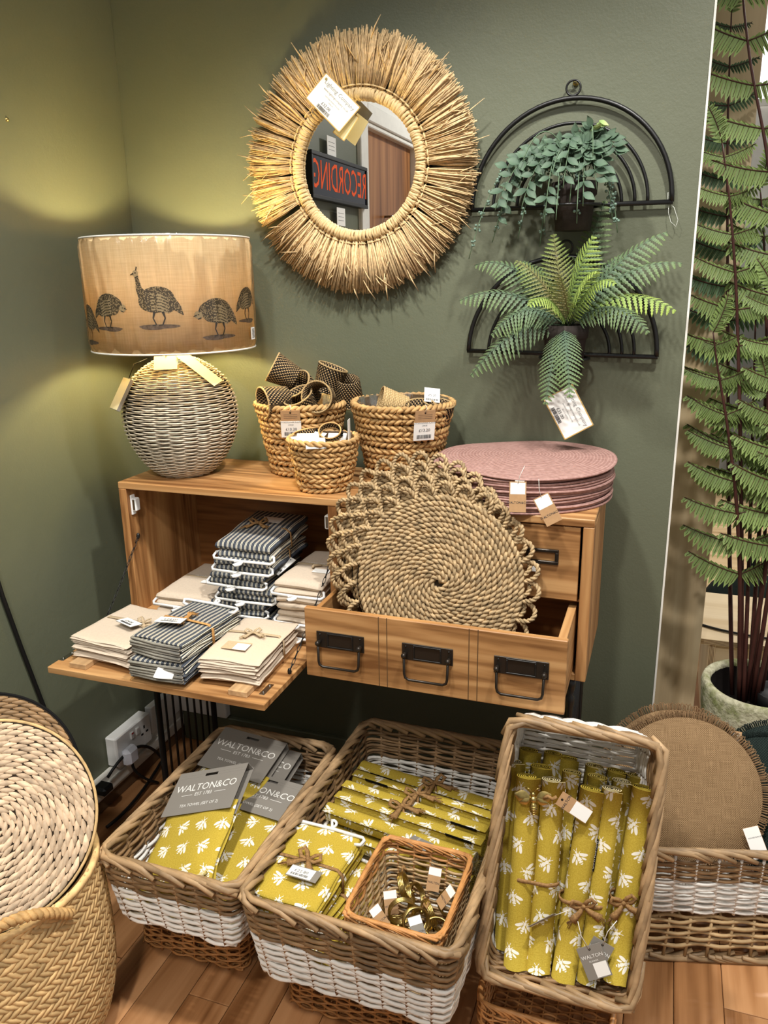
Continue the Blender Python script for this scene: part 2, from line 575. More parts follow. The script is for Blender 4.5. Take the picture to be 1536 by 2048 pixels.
def stripe_mat(name, pitch=0.0115, across=0):
    t = MT(name, 0.88, 0.12)
    tc = t.N('ShaderNodeTexCoord'); sp = t.N('ShaderNodeSeparateXYZ'); t.L(tc.outputs['UV'], sp.inputs[0])
    u = (S(t.nt, sp.outputs[across]) * (1 / pitch)).fract()
    wide = u.lt(0.36)
    thin = u.gt(0.44) * u.lt(0.52)
    thin2 = u.gt(0.84) * u.lt(0.92)
    m = wide.max(thin * 0.0).max(thin2 * 0.0)
    dark = 1 - (u.gt(0.52) * u.lt(0.65)).max(u.gt(0.76) * u.lt(0.89)).clamp()
    n = t.noise(t.coord('UV'), 500, 2)
    navy = t.ramp(n, [(0.3, lin((50, 55, 64))), (0.7, lin((88, 93, 102)))])
    t.color(t.mix(dark, lin((214, 208, 188)), navy))
    t.bump(n, 0.3, 0.0008)
    return t.m


M['ticking'] = stripe_mat('navy_ticking_stripe')


def check_mat(name, c1, c2, su, sv, slant=0.0, thr=0.5):
    t = MT(name, 0.75, 0.2)
    tc = t.N('ShaderNodeTexCoord'); sp = t.N('ShaderNodeSeparateXYZ'); t.L(tc.outputs['UV'], sp.inputs[0])
    V_ = S(t.nt, sp.outputs[1]) * sv
    U_ = S(t.nt, sp.outputs[0]) * su + V_.floor() * slant
    a = U_.fract().gt(thr)
    n = t.noise(t.coord('Object'), 300, 2)
    f = (a + (n - 0.5) * 0.3).clamp()
    t.color(t.mix(f, lin(c1), lin(c2)))
    h = (V_.fract() - 0.5).abs() * -2 + 1
    t.bump(h + a * 0.3, 0.6, 0.002)
    return t.m


M['ring_weave'] = check_mat('black_tan_weave', (24, 20, 17), (186, 156, 112), 26, 200, 0.42, 0.70)
M['ring_pale'] = check_mat('pale_weave', (176, 146, 98), (206, 178, 132), 26, 260, 0.5)
M['check_hem'] = check_mat('navy_checked_hem', (48, 54, 66), (212, 206, 188), 160, 160, 0.5)


def weave_cloth(name, c1, c2, s=700, bumpd=0.0012):
    t = MT(name, 0.9, 0.1)
    tc = t.N('ShaderNodeTexCoord'); sp = t.N('ShaderNodeSeparateXYZ'); t.L(tc.outputs['Object'], sp.inputs[0])
    x, y = S(t.nt, sp.outputs[0]) * s, S(t.nt, sp.outputs[1]) * s
    w = x.sin() * y.sin()
    v1 = t.coord('Object', (30, 1200, 1)); v2 = t.coord('Object', (1200, 30, 1))
    n = t.noise(v1, 1.0, 2) * 0.5 + t.noise(v2, 1.0, 2) * 0.5
    f = (w * 0.22 + n).clamp()
    t.color(t.ramp(f, [(0.3, lin(c1)), (0.7, lin(c2))]))
    t.bump(w * 0.5 + n, 0.6, bumpd)
    return t.m


M['burlap'] = weave_cloth('burlap', (104, 80, 54), (172, 142, 106), 1500, 0.0014)
M['green_mat'] = weave_cloth('dark_green_woven', (20, 27, 25), (44, 55, 51), 1100)


def pink_mat():
    t = MT('dusty_pink_woven', 0.6, 0.3)
    tc = t.N('ShaderNodeTexCoord'); sp = t.N('ShaderNodeSeparateXYZ'); t.L(tc.outputs['Object'], sp.inputs[0])
    x, y = S(t.nt, sp.outputs[0]), S(t.nt, sp.outputs[1])
    r = (x * x + y * y)._m('SQRT')
    rings = (r * 900).sin()
    n = t.noise(t.coord('Object', rand=True), 120, 3)
    t.color(t.ramp((rings * 0.12 + n).clamp(), [(0.25, lin((150, 112, 104))), (0.75, lin((186, 148, 139)))]))
    t.bump(rings + n, 0.7, 0.0012)
    return t.m


M['pink'] = pink_mat()


def shade_mat():
    t = MT('oatmeal_linen_shade', 0.85, 0.1)
    v = t.coord('Object', (300, 300, 18)); v2 = t.coord('Object', (20, 20, 500))
    n = t.noise(v, 1.0, 2) * 0.5 + t.noise(v2, 1.0, 2) * 0.5
    col = t.ramp(n, [(0.3, lin((212, 184, 138))), (0.7, lin((232, 208, 164)))])
    t.color(col)
    tr = t.N('ShaderNodeBsdfTranslucent'); t.L(col, tr.inputs[0])
    mx = t.N('ShaderNodeMixShader'); mx.inputs[0].default_value = 0.14
    t.L(t.b.outputs[0], mx.inputs[1]); t.L(tr.outputs[0], mx.inputs[2])
    t.L(mx.outputs[0], t.nt.nodes['Material Output'].inputs[0])
    return t.m


M['shade'] = shade_mat()


def stipple_mat():
    t = MT('stippled_print', 0.85, 0.1)
    v = t.coord('Object')
    vo = t.N('ShaderNodeTexVoronoi'); vo.inputs['Scale'].default_value = 330
    t.L(v, vo.inputs['Vector'])
    d = S(t.nt, vo.outputs['Distance'])
    t.color(t.mix((d.lt(0.42)) * 0.8, lin((88, 76, 58)), lin((190, 164, 120))))
    return t.m


M['stipple'] = stipple_mat()
M['bird_line'] = plain('bird_ink', (70, 62, 52), 0.85, 0.1)
M['bird_pale'] = plain('bird_pale_ink', (186, 164, 124), 0.85, 0.1)
M['bird_ground'] = plain('bird_ground_ink', (118, 98, 80), 0.85, 0.1, var=0.35, vscale=200)


def film_mat(name, tint=(1, 1, 1, 1), gloss=0.10, rough=0.08):
    t = MT(name)
    tr = t.N('ShaderNodeBsdfTransparent'); tr.inputs[0].default_value = tint
    gl = t.N('ShaderNodeBsdfGlossy'); gl.inputs['Roughness'].default_value = rough
    lw = t.N('ShaderNodeFresnel'); lw.inputs[0].default_value = 1.4
    f = (S(t.nt, lw.outputs[0]) * 0.7 + gloss).clamp()
    mx = t.N('ShaderNodeMixShader'); t.L(f, mx.inputs[0])
    t.L(tr.outputs[0], mx.inputs[1]); t.L(gl.outputs[0], mx.inputs[2])
    n = t.N('ShaderNodeBump'); n.inputs['Strength'].default_value = 0.6; n.inputs['Distance'].default_value = 0.004
    t.L(t.noise(t.coord('Object', (60, 60, 8)), 1.0, 3, 0.6, 1.5), n.inputs['Height'])
    t.L(n.outputs[0], gl.inputs['Normal'])
    t.L(mx.outputs[0], t.nt.nodes['Material Output'].inputs[0])
    return t.m


M['film'] = film_mat('clear_film', gloss=0.05, rough=0.12)
M['liner'] = film_mat('plastic_liner', (0.92, 0.93, 0.94, 1), gloss=0.22, rough=0.25)


def mirror_mat():
    t = MT('mirror_glass', 0.0, 0.5, 1.0)
    t.color((0.93, 0.94, 0.93, 1))
    return t.m


M['mirror'] = mirror_mat()


def emit(name, rgb, power):
    t = MT(name)
    e = t.N('ShaderNodeEmission'); e.inputs[0].default_value = lin(rgb); e.inputs[1].default_value = power
    t.L(e.outputs[0], t.nt.nodes['Material Output'].inputs[0])
    return t.m


M['bulb'] = emit('lamp_bulb', (255, 232, 164), 430)
M['lit_red'] = emit('lit_letters', (230, 96, 60), 0.9)
M['window_light'] = emit('window_daylight', (255, 250, 252), 2.2)


def moss_mat():
    t = MT('mossy_cement_pot', 0.92, 0.1)
    v = t.coord('Object')
    n1 = t.noise(v, 14, 5, 0.65); n2 = t.noise(v, 60, 4, 0.6)
    c = t.ramp(n2, [(0.3, lin((150, 146, 118))), (0.7, lin((206, 202, 174)))])
    moss = ((n1 - 0.47) * 6).clamp()
    c = t.mix(moss * 0.8, c, lin((112, 120, 62)))
    t.color(c)
    t.bump(n2 + n1, 1.0, 0.006)
    return t.m


M['stone_pot'] = moss_mat()
# ------------------------------------------------------------------ room
XL, YB = -0.045, 0.06


def wp(mb, name, mat, root):
    """part whose mesh is given in world coordinates, under an unrotated root"""
    return mb.build(name, mat, root, loc=tuple(-c for c in root.location))


wl = MB()
wl.box((XL - 0.1, -1.66, 0), (XL, YB + 0.025, 2.7), 0.001)
struct(wl.build('wall_left', M['wall']))
wl = MB().box((XL - 0.1, -5.0, 0), (XL, -2.62, 2.7), 0.001)
struct(wl.build('wall_left_far', M['wall']))
wl = MB().box((XL - 0.1, -2.62, 2.30), (XL, -1.66, 2.7), 0.001)
struct(wl.build('wall_left_above_door', M['wall']))
struct(MB().box((XL, YB, 0), (1.340, YB + 0.025, 2.7), 0.001).build('wall_back', M['wall']))
struct(MB().box((1.340, YB - 0.0008, 0), (1.3445, YB + 0.026, 2.7), 0.0005).build('trim_1', M['white_paint']))

# door seen in the mirror
door = struct(MB().box((XL - 0.06, -2.53, 0.01), (XL - 0.03, -1.755, 2.04), 0.002).build('door_1', M['door_wood']))
dh = MB(); dh.tube([(XL - 0.03, -2.10, 1.66), (XL + 0.02, -2.10, 1.66), (XL + 0.02, -2.06, 1.66), (XL + 0.02, -2.06, 1.60)], 0.006, 6)
dh.build('door_handle', M['steel'], door)
fr = MB()
fr.box((XL - 0.1, -1.755, 0), (XL + 0.018, -1.66, 2.11), 0.004)
fr.box((XL - 0.1, -2.62, 0), (XL + 0.018, -2.53, 2.11), 0.004)
fr.box((XL - 0.1, -2.53, 2.04), (XL + 0.018, -1.755, 2.11), 0.004)
fr.box((XL - 0.1, -2.62, 2.112), (XL + 0.005, -1.66, 2.30), 0.004)
fr.box((XL - 0.08, -2.53, 2.02), (XL + 0.006, -1.755, 2.04), 0.004)
struct(fr.build('trim_2', M['white_paint']))

# skirting, trunking
sk = MB()
sk.box((XL, -1.655, 0.035), (XL + 0.018, YB, 0.098), 0.003)
sk.box((XL + 0.018, -1.655, 0.05), (XL + 0.026, YB, 0.078), 0.002)
sk = struct(sk.build('baseboard_left', M['white_paint']))
struct(MB().box((XL, -1.655, 0.0), (XL + 0.016, YB, 0.035), 0.002).build('brown_strip', M['ply_dark']))  # dark brown strip along the wall foot below the white skirting
struct(MB().box((XL + 0.026, YB - 0.018, 0.0), (1.339, YB, 0.098), 0.003).build('baseboard_back', M['wall']))

# floor boards running towards the back wall
fl = bpy.data.objects.new('floor', None)
fl_base = struct(MB().box((-0.2, -5.2, -0.06), (3.6, 4.2, -0.020), 0.001).build('floor', M['dark_gap']))
bw = 0.0915
meshes = []
k = 0
x = XL + 0.001
while x < 3.4:
    y = -3.0 - (k * 0.377) % 1.1
    y_end = YB if x < 1.33 else 1.4
    while y < y_end:
        L = 1.15
        y1 = min(y + L, y_end)
        if y1 - y > 0.05 and y1 > -2.2:
            b = MB().box((x + 0.0006, y + 0.0008, -0.020), (x + bw - 0.0006, y1 - 0.0008, 0.0), 0.0012)
            b.build('floor_board', M['floor'], fl_base)
        y += L
    x += bw; k += 1
for i in range(16):
    y0 = 1.40 + i * 0.16
    for j in range(2):
        b = MB().box((1.2 + j * 1.1, y0 + 0.001, -0.020), (2.3 + j * 1.1, y0 + 0.159, 0.0), 0.0012)
        b.build('pale_floor_board', M['floor_pale'], fl_base)

# beyond the end of the wall: plywood panel, far wall, window
pan = MB().box((1.15, 0.52, 0.0), (1.466, 0.538, 2.09), 0.001)
pan_ = pan; pan = thing('plywood_partition', 'x y', 'panel', (0, 0, 0)); pan_.build('board', M['ply'], pan); tag(pan, 'tall pale plywood panel standing behind the end of the green wall', 'panel')
e = MB()
for q in range(3): e.box((1.4658, 0.5225 + q * 0.005, 0.001), (1.4664, 0.5245 + q * 0.005, 2.089), 0.0001)
e.build('ply_edge_layer', M['ply_dark'], pan)
struct(MB().box((0.5, 4.0, 0.0), (3.6, 4.1, 2.35), 0.002).build('wall_far', M['white_paint']))
struct(MB().box((0.5, 3.985, 0.0), (3.6, 4.0, 0.07), 0.003).build('baseboard_far', M['black']))
wn_ = struct(MB().box((0.6, 3.97, 2.37), (3.5, 3.99, 3.5), 0.002).build('window_1', M['window_light']))
wf = MB()
for xx in (0.6, 1.3, 2.05, 2.8, 3.5): wf.box((xx - 0.02, 3.95, 2.35), (xx + 0.02, 3.969, 3.5), 0.002)
wf.box((0.58, 3.95, 2.33), (3.52, 3.969, 2.37), 0.002)
wf.build('window_frame', M['white_paint'], wn_)
o = thing('display_board', 'grey display board with orange edge standing far behind the tall fern', 'board', (1.9, 3.7, 0))
MB().box((-0.32, -0.01, 0.0), (0.5, 0.01, 1.15), 0.002).build('panel', M['grey_paint'], o)
MB().box((-0.36, -0.012, 0.35), (-0.321, 0.012, 1.15), 0.002).build('edge_strip', M['orange'], o)
o = thing('teal_cabinet', 'teal painted cupboard far behind the tall fern', 'cupboard', (2.25, 3.4, 0))
MB().box((-0.28, -0.2, 0.0), (0.3, 0.2, 2.0), 0.004).build('body', M['teal'], o)
MB().box((-0.3, -0.22, 2.0), (0.32, 0.22, 2.04), 0.004).build('top', M['white_paint'], o)
for s in (0, 1): MB().box((-0.265 + s * 0.28, -0.212, 0.05), (0.005 + s * 0.28, -0.2, 1.95), 0.004).build('door', M['orange'] if s == 0 else M['teal'], o)

# low plywood bench
o = thing('plywood_bench', 'low birch plywood bench with layered edges behind the fern pot', 'bench', (1.468, 0.60, 0))
MB().box((0, 0, 0.282), (1.0, 0.40, 0.300), 0.0008).build('top', M['ply_h'], o)
MB().box((0.03, 0.012, 0.0), (0.048, 0.39, 0.282), 0.0008).build('side_panel', M['ply'], o)
MB().box((0.95, 0.012, 0.0), (0.968, 0.39, 0.282), 0.0008).build('side_panel', M['ply'], o)
MB().box((0.048, 0.02, 0.1), (0.95, 0.036, 0.282), 0.0008).build('front_panel', M['ply_h'], o)
e = MB()
for q in range(4):
    e.box((-0.0002, -0.0004, 0.2845 + q * 0.0038), (1.0, 0.0002, 0.2862 + q * 0.0038), 0.0001)
    e.box((0.0318 + q * 0.0038, 0.0116, 0.0), (0.0335 + q * 0.0038, 0.0125, 0.282), 0.0001)
e.build('ply_layer', M['ply_dark'], o)
o = thing('dark_lampshade', 'dark green domed shade lying on floor behind the bench', 'shade', (1.72, 1.70, 0))
MB().lathe([(0.02, 0.20), (0.022, 0.16), (0.05, 0.14), (0.16, 0.07), (0.20, 0.0), (0.19, 0.0), (0.02, 0.13)], 24).build('dome', M['green_mat_edge'], o)
MB().lathe([(0.0, 0.23), (0.018, 0.225), (0.022, 0.20), (0.0, 0.20)], 12).build('finial', M['green_mat_edge'], o)
c = MB().tube(bez((1.47, 0.70, 0.304), (1.60, 0.62, 0.306), (1.85, 0.66, 0.304), 10), 0.004, 6).build('bench_cable', M['cable'])
tag(c, 'black cable lying across the plywood bench', 'cable')

# double socket and plug on the left wall
o = thing('wall_socket', 'white double wall socket above the skirting at left', 'socket', (XL, -0.207, 0.098))
MB().box((0.0, -0.076, 0.004), (0.032, 0.076, 0.092), 0.004).build('back_box', M['white'], o)
MB().box((0.032, -0.076, 0.004), (0.038, 0.076, 0.092), 0.003).build('face_plate', M['white'], o)
for s, m in ((-0.012, M['red']), (0.012, M['white'])):
    sw = MB().box((0.038, s - 0.007, 0.058), (0.043, s + 0.007, 0.080), 0.002).build('rocker_switch', M['white'], o)
    MB().box((0.043, s - 0.004, 0.073), (0.0434, s + 0.004, 0.078), 0.0001).build('switch_marker', m, sw)
h = MB()
for yy, zz, a, b_ in ((0.045, 0.062, 0.003, 0.005), (0.034, 0.044, 0.005, 0.003), (0.056, 0.044, 0.005, 0.003)):
    h.box((0.0378, yy - a, zz - b_), (0.0384, yy + a, zz + b_), 0.0001)
h.build('pin_hole', M['black'], o)
p = thing('mains_plug', 'pale moulded mains plug in the double socket', 'plug', (XL + 0.0385, -0.252, 0.128))
MB().box((0.0, -0.024, -0.026), (0.030, 0.024, 0.026), 0.010).build('plug_body', M['rubber'], p)
MB().tube(bez((0.018, 0, -0.026), (0.02, 0.0, -0.07), (0.05, 0.06, -0.12), 8), 0.004, 6).build('flex', M['cable'], p)
o = tag(MB().box((XL, -0.105, 0.10), (XL + 0.022, 0.042, 0.185), 0.003).build('blank_plate', M['white']), 'white blank cover plate beside the double socket', 'cover plate')
o = tag(MB().box((XL + 0.026, YB - 0.026, 0.100), (0.14, YB, 0.20), 0.003).build('trunking_box', M['white']), 'white trunking box in the corner behind wire bars', 'trunking')
c = MB().tube([Vector(p) for p in [(XL + .006, -0.60, 1.02), (XL + .006, -0.549, 0.707), (XL + .006, -0.52, 0.57), (XL + .006, -0.494, 0.457), (XL + .006, -0.452, 0.276), (XL + .03, -0.43, 0.18), (XL + .04, -0.41, 0.105)]], 0.005, 6)
tag(c.build('hanging_cable', M['cable']), 'thick black cable hanging down the left wall past the flap', 'cable')
c = MB().tube([Vector(p) for p in [(XL + .006, -0.71, 0.80), (XL + .006, -0.62, 0.49), (XL + .006, -0.58, 0.38), (XL + .008, -0.55, 0.25)]], 0.004, 6)
tag(c.build('hanging_cable', M['cable']), 'black cable on left wall at the frame edge above round mats', 'cable')
c = MB().tube(bez((XL + 0.036, -0.33, 0.104), (0.02, -0.22, 0.20), (XL + 0.04, -0.10, 0.02), 12) + bez((XL + 0.045, -0.10, 0.02), (0.05, -0.30, 0.01), (0.03, -0.40, 0.01), 8), 0.0045, 6)
tag(c.build('looped_cable', M['cable']), 'black cable looping over the skirting under the socket', 'cable')
c = MB().box((XL + 0.019, -0.375, 0.076), (XL + 0.060, -0.335, 0.10), 0.006)
tag(c.build('inline_switch', M['black']), 'small black cable adaptor resting on the skirting below the socket', 'adaptor')
for (yy, zz) in ((-0.336, 1.70),):
    s = MB().lathe([(0.0, 0.004), (0.003, 0.003), (0.0045, 0.0)], 10)
    s.xf(Matrix.Translation((XL, yy, zz)) @ Matrix.Rotation(PI / 2, 4, 'Y'))
    tag(s.build('wall_screw', M['brass']), 'small brass screw in the left wall above the lamp', 'screw')

# illuminated sign on the left wall, seen in the mirror
o = thing('light_box_sign', 'black light box with red capital letters, seen in the mirror', 'sign', (XL, -1.39, 1.75))
b = MB()
b.box((0, -0.30, -0.085), (0.035, 0.30, -0.07), 0.002); b.box((0, -0.30, 0.07), (0.035, 0.30, 0.085), 0.002)
b.box((0, -0.30, -0.07), (0.035, -0.285, 0.07), 0.002); b.box((0, 0.285, -0.07), (0.035, 0.30, 0.07), 0.002)
b.build('frame', M['black_metal'], o)
MB().box((0.0, -0.285, -0.07), (0.030, 0.285, 0.07), 0.001).build('panel', plain('sign_glass', (20, 24, 40), 0.08, 0.6), o)
t = text_mb('RECORDING', 0.150)
t.xf(Matrix.Translation((0.0308, 0, 0)) @ Matrix.Rotation(PI / 2, 4, 'Z') @ Matrix.Rotation(PI / 2, 4, 'X') @ Matrix.Diagonal((0.68, 1.0, 1, 1)))
t.build('lettering', M['lit_red'], o)
for yy, zz, lab in ((-1.32, 1.840, 'white price card standing on the light box, seen in mirror'), (-1.40, 1.58, 'white price card below the light box, seen in the mirror')):
    c = thing('price_card', lab, 'card', (XL + 0.02, yy, zz))
    MB().box((-0.001, -0.045, 0), (0.001, 0.045, 0.07), 0.0003).build('card', M['card'], c)
    b = MB()
    for q in range(3): b.box((0.0011, -0.03, 0.02 + q * 0.014), (0.0014, 0.03, 0.022 + q * 0.014), 0.0001)
    b.build('print', M['ink_light'], c)
# ------------------------------------------------------------------ wooden cabinet on a black metal stand
cab = thing('storage_cabinet', 'pine storage cabinet with open flap and pulled out drawer on black metal stand', 'cabinet', (0.66, -0.168, 0))
X0, X1, Y0, Y1, Z0, Z1 = 0.117, 1.203, -0.316, -0.02, 0.577, 0.92
wp(MB().box((X0, Y0, Z1 - 0.016), (X1, Y1, Z1), 0.0015), 'top_board', M['pine'], cab)
wp(MB().box((X0, Y0, Z0), (X0 + 0.021, Y1, Z1 - 0.016), 0.0015), 'side_panel', M['pine_z'], cab)
wp(MB().box((X1 - 0.021, Y0, Z0), (X1, Y1, Z1 - 0.016), 0.0015), 'side_panel', M['pine_z'], cab)
wp(MB().box((X0 + 0.021, Y0 + 0.002, Z0), (X1 - 0.021, Y1, Z0 + 0.014), 0.001), 'bottom_board', M['pine'], cab)
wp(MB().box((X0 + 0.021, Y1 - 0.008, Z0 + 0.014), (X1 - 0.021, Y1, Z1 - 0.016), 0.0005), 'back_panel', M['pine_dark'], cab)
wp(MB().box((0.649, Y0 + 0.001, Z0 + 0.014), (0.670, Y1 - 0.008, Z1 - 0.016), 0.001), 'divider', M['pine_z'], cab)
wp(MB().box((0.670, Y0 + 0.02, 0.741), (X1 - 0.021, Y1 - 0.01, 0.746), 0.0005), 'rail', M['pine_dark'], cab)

# upper drawer, closed
ud = wp(MB().box((0.674, Y0 + 0.004, 0.749), (1.177, Y0 + 0.018, 0.901), 0.001), 'upper_drawer', M['pine'], cab)
for cx in (0.735, 0.918, 1.106):
    b = MB()
    b.box((cx - 0.032, Y0 - 0.002, 0.822), (cx + 0.032, Y0 + 0.004, 0.829), 0.001); b.box((cx - 0.032, Y0 - 0.002, 0.847), (cx + 0.032, Y0 + 0.004, 0.853), 0.001)
    b.box((cx - 0.032, Y0 - 0.002, 0.829), (cx - 0.025, Y0 + 0.004, 0.847), 0.001); b.box((cx + 0.025, Y0 - 0.002, 0.829), (cx + 0.032, Y0 + 0.004, 0.847), 0.001)
    b.build('label_holder', M['dark_metal'], ud)
b = MB().box((1.082, Y0 - 0.012, 0.808), (1.102, Y0 - 0.004, 0.823), 0.001)
b.build('sticker', M['card'], ud)

# lower drawer, pulled out
YD = -0.473
dr = wp(MB().box((0.659, YD, 0.586), (1.180, YD + 0.014, 0.736), 0.0015), 'lower_drawer', M['pine'], cab)
MB().box((0.674, YD + 0.014, 0.594), (0.684, -0.19, 0.730), 0.001).build('drawer_side', M['pine_y'], dr)
MB().box((1.160, YD + 0.014, 0.594), (1.176, -0.19, 0.732), 0.001).build('drawer_side', M['pine_y'], dr)
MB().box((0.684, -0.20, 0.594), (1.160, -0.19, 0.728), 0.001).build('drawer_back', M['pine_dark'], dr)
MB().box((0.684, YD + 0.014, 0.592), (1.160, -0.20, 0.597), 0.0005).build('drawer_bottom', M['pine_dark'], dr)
gm = plain('groove_shadow_line', (96, 70, 42), 0.8)
for gx in (0.8175, 0.8345, 0.9985, 1.0155): MB().box((gx - 0.0009, YD - 0.0003, 0.5865), (gx + 0.0009, YD + 0.001, 0.7355), 0.0001).build('groove', gm, dr)
for cx in (0.736, 0.917, 1.098):
    z = 0.672
    pl = MB().box((cx - 0.051, YD - 0.0025, z - 0.0175), (cx + 0.051, YD, z + 0.0175), 0.0008).build('handle_plate', M['dark_metal'], dr)
for cx in (0.736, 0.917, 1.098):
    z = 0.672
    b = MB()
    # raised label frame, screws, posts and bail handle
    b.box((cx - 0.028, YD - 0.0045, z - 0.0155), (cx + 0.028, YD - 0.0024, z - 0.0125), 0.0005); b.box((cx - 0.028, YD - 0.0045, z + 0.0125), (cx + 0.028, YD - 0.0024, z + 0.0155), 0.0005)
    b.box((cx - 0.028, YD - 0.0045, z - 0.0125), (cx - 0.025, YD - 0.0024, z + 0.0125), 0.0005); b.box((cx + 0.025, YD - 0.0045, z - 0.0125), (cx + 0.028, YD - 0.0024, z + 0.0125), 0.0005)
    for sx in (-0.043, 0.043):
        b.ball((cx + sx, YD - 0.0025, z + 0.011), 0.002, 6, 4)
    b.build('label_frame', M['black_metal'], dr)
    h = MB()
    for sx in (-0.044, 0.044):
        h.tube([(cx + sx, YD - 0.001, z - 0.004), (cx + sx, YD - 0.014, z - 0.004)], [0.004, 0.0045], 8)
        h.ball((cx + sx, YD - 0.014, z - 0.004), 0.0055, 8, 6)
    hb = 0.054
    path = [(cx - 0.044, YD - 0.012, z - 0.004), (cx - 0.043, YD - 0.014, z - hb + 0.012), (cx - 0.041, YD - 0.014, z - hb + 0.004), (cx - 0.034, YD - 0.014, z - hb),
            (cx + 0.034, YD - 0.014, z - hb), (cx + 0.041, YD - 0.014, z - hb + 0.004), (cx + 0.043, YD - 0.014, z - hb + 0.012), (cx + 0.044, YD - 0.012, z - 0.004)]
    h.tube(path, 0.0027, 8)
    h.build('bail_handle', M['dark_metal'], dr)

# flap door, open
fd = wp(MB().box((0.108, -0.600, 0.566), (0.626, -0.318, 0.5805), 0.0012), 'flap_door', M['pine'], cab)
for bx in (0.157, 0.540):
    MB().box((bx, -0.588, 0.5806), (bx + 0.042, -0.345, 0.5925), 0.001).build('batten', M['pine_pale'], fd)
for bx, by in ((0.116, -0.545), (0.603, -0.545)):
    b = MB().box((bx - 0.006, by - 0.022, 0.5803), (bx + 0.006, by + 0.022, 0.5818), 0.0005)
    for dy in (-0.014, 0.014): b.ball((bx, by + dy, 0.5818), 0.0025, 6, 4)
    b.build('strike_plate', M['steel'], fd)
for bx in (0.18, 0.56):
    MB().tube([(bx - 0.02, -0.317, 0.574), (bx + 0.02, -0.317, 0.574)], 0.004, 8).build('hinge', M['steel'], fd)


def chain(a, b, n, sag):
    m = MB(); a, b = Vector(a), Vector(b)
    pts = [a.lerp(b, i / n) - Vector((0, 0, sag * 4 * (i / n) * (1 - i / n))) for i in range(n + 1)]
    for i in range(n):
        d = pts[i + 1] - pts[i]; L = d.length * 0.66
        R = frame(d, (1, 0, 0) if i % 2 else (0, 1, 0.2)).to_4x4()
        c = (pts[i] + pts[i + 1]) / 2
        lk = [(0.0028 * math.cos(t), 0, (L * math.sin(t))) for t in [2 * PI * q / 10 for q in range(10)]]
        o = len(m.v)
        m.tube(lk, 0.0008, 4, closed=True)
        m.xf(Matrix.Translation(c) @ R, o)
    for p in (a, b): m.ball(p, 0.005, 6, 4, (1, 1, 1.6))
    return m


wp(chain((0.141, -0.292, 0.782), (0.122, -0.450, 0.586), 17, 0.006), 'chain', M['black_metal'], cab)
wp(chain((0.647, -0.292, 0.782), (0.618, -0.470, 0.586), 17, 0.006), 'chain', M['black_metal'], cab)
for sx, xx in ((1, 0.138), (-1, 0.649)):
    b = MB()
    lo, hi = sorted((xx, xx + sx * 0.004)); b.box((lo, -0.305, 0.838), (hi, -0.290, 0.886), 0.001)
    lo, hi = sorted((xx, xx + sx * 0.014)); b.box((lo, -0.303, 0.847), (hi, -0.286, 0.878), 0.002)
    cm = wp(b, 'magnetic_catch', M['white'], cab)
    lo, hi = sorted((xx + sx * 0.005, xx + sx * 0.011)); MB().box((lo, -0.3036, 0.850), (hi, -0.3029, 0.875), 0.0001).build('catch_magnet', M['steel'], cm)

# black metal stand
ZS = Z0 - 0.002
for px in (0.150, 1.172):
    for py in (-0.296, -0.045):
        m = MB().lathe([(0.0, 0), (0.012, 0.0), (0.012, 0.01), (0.008, 0.02), (0.008, ZS - 0.07), (0.0105, ZS - 0.06), (0.0105, ZS - 0.045), (0.007, ZS - 0.04), (0.0115, ZS - 0.02), (0.0115, ZS), (0, ZS)], 10, (px, py, 0))
        wp(m, 'leg', M['black_metal'], cab)
for px in (0.150, 1.172):
    m = MB(); m.tube([(px, -0.296, ZS - 0.008), (px, -0.045, ZS - 0.008)], 0.006, 6); m.tube([(px, -0.296, 0.06), (px, -0.045, 0.06)], 0.006, 6)
    wp(m, 'side_rail', M['black_metal'], cab)
    for q in range(7):
        yy = -0.296 + 0.251 * (q + 1) / 8
        wp(MB().tube([(px, yy, 0.06), (px, yy, ZS - 0.008)], 0.0032, 6), 'upright_bar', M['black_metal'], cab)
for py in (-0.296, -0.045):
    m = MB(); m.tube([(0.150, py, ZS - 0.008), (1.172, py, ZS - 0.008)], 0.006, 6)
    wp(m, 'long_rail', M['black_metal'], cab)
m = MB(); m.tube([(0.150, -0.045, 0.06), (1.172, -0.045, 0.06)], 0.005, 6)
for q in range(24): m.tube([(0.17 + q * 0.042, -0.29, 0.066), (0.17 + q * 0.042, -0.05, 0.066)], 0.0016, 4)
for q in range(8): m.tube([(0.15, -0.28 + q * 0.032, 0.063), (1.172, -0.28 + q * 0.032, 0.063)], 0.0016, 4)
wp(m, 'wire_shelf', M['black_metal'], cab)
c = thing('paper_label', 'small white printed label hanging below the wooden flap', 'label', (0.180, -0.30, 0.500))
MB().box((-0.014, -0.0004, 0), (0.014, 0.0004, 0.056), 0.0001).build('label_paper', M['card'], c)
b = MB()
for q in range(3): b.box((-0.009, -0.0008, 0.012 + q * 0.006), (0.009, -0.0005, 0.0145 + q * 0.006), 0.0001)
b.build('print', M['ink'], c)
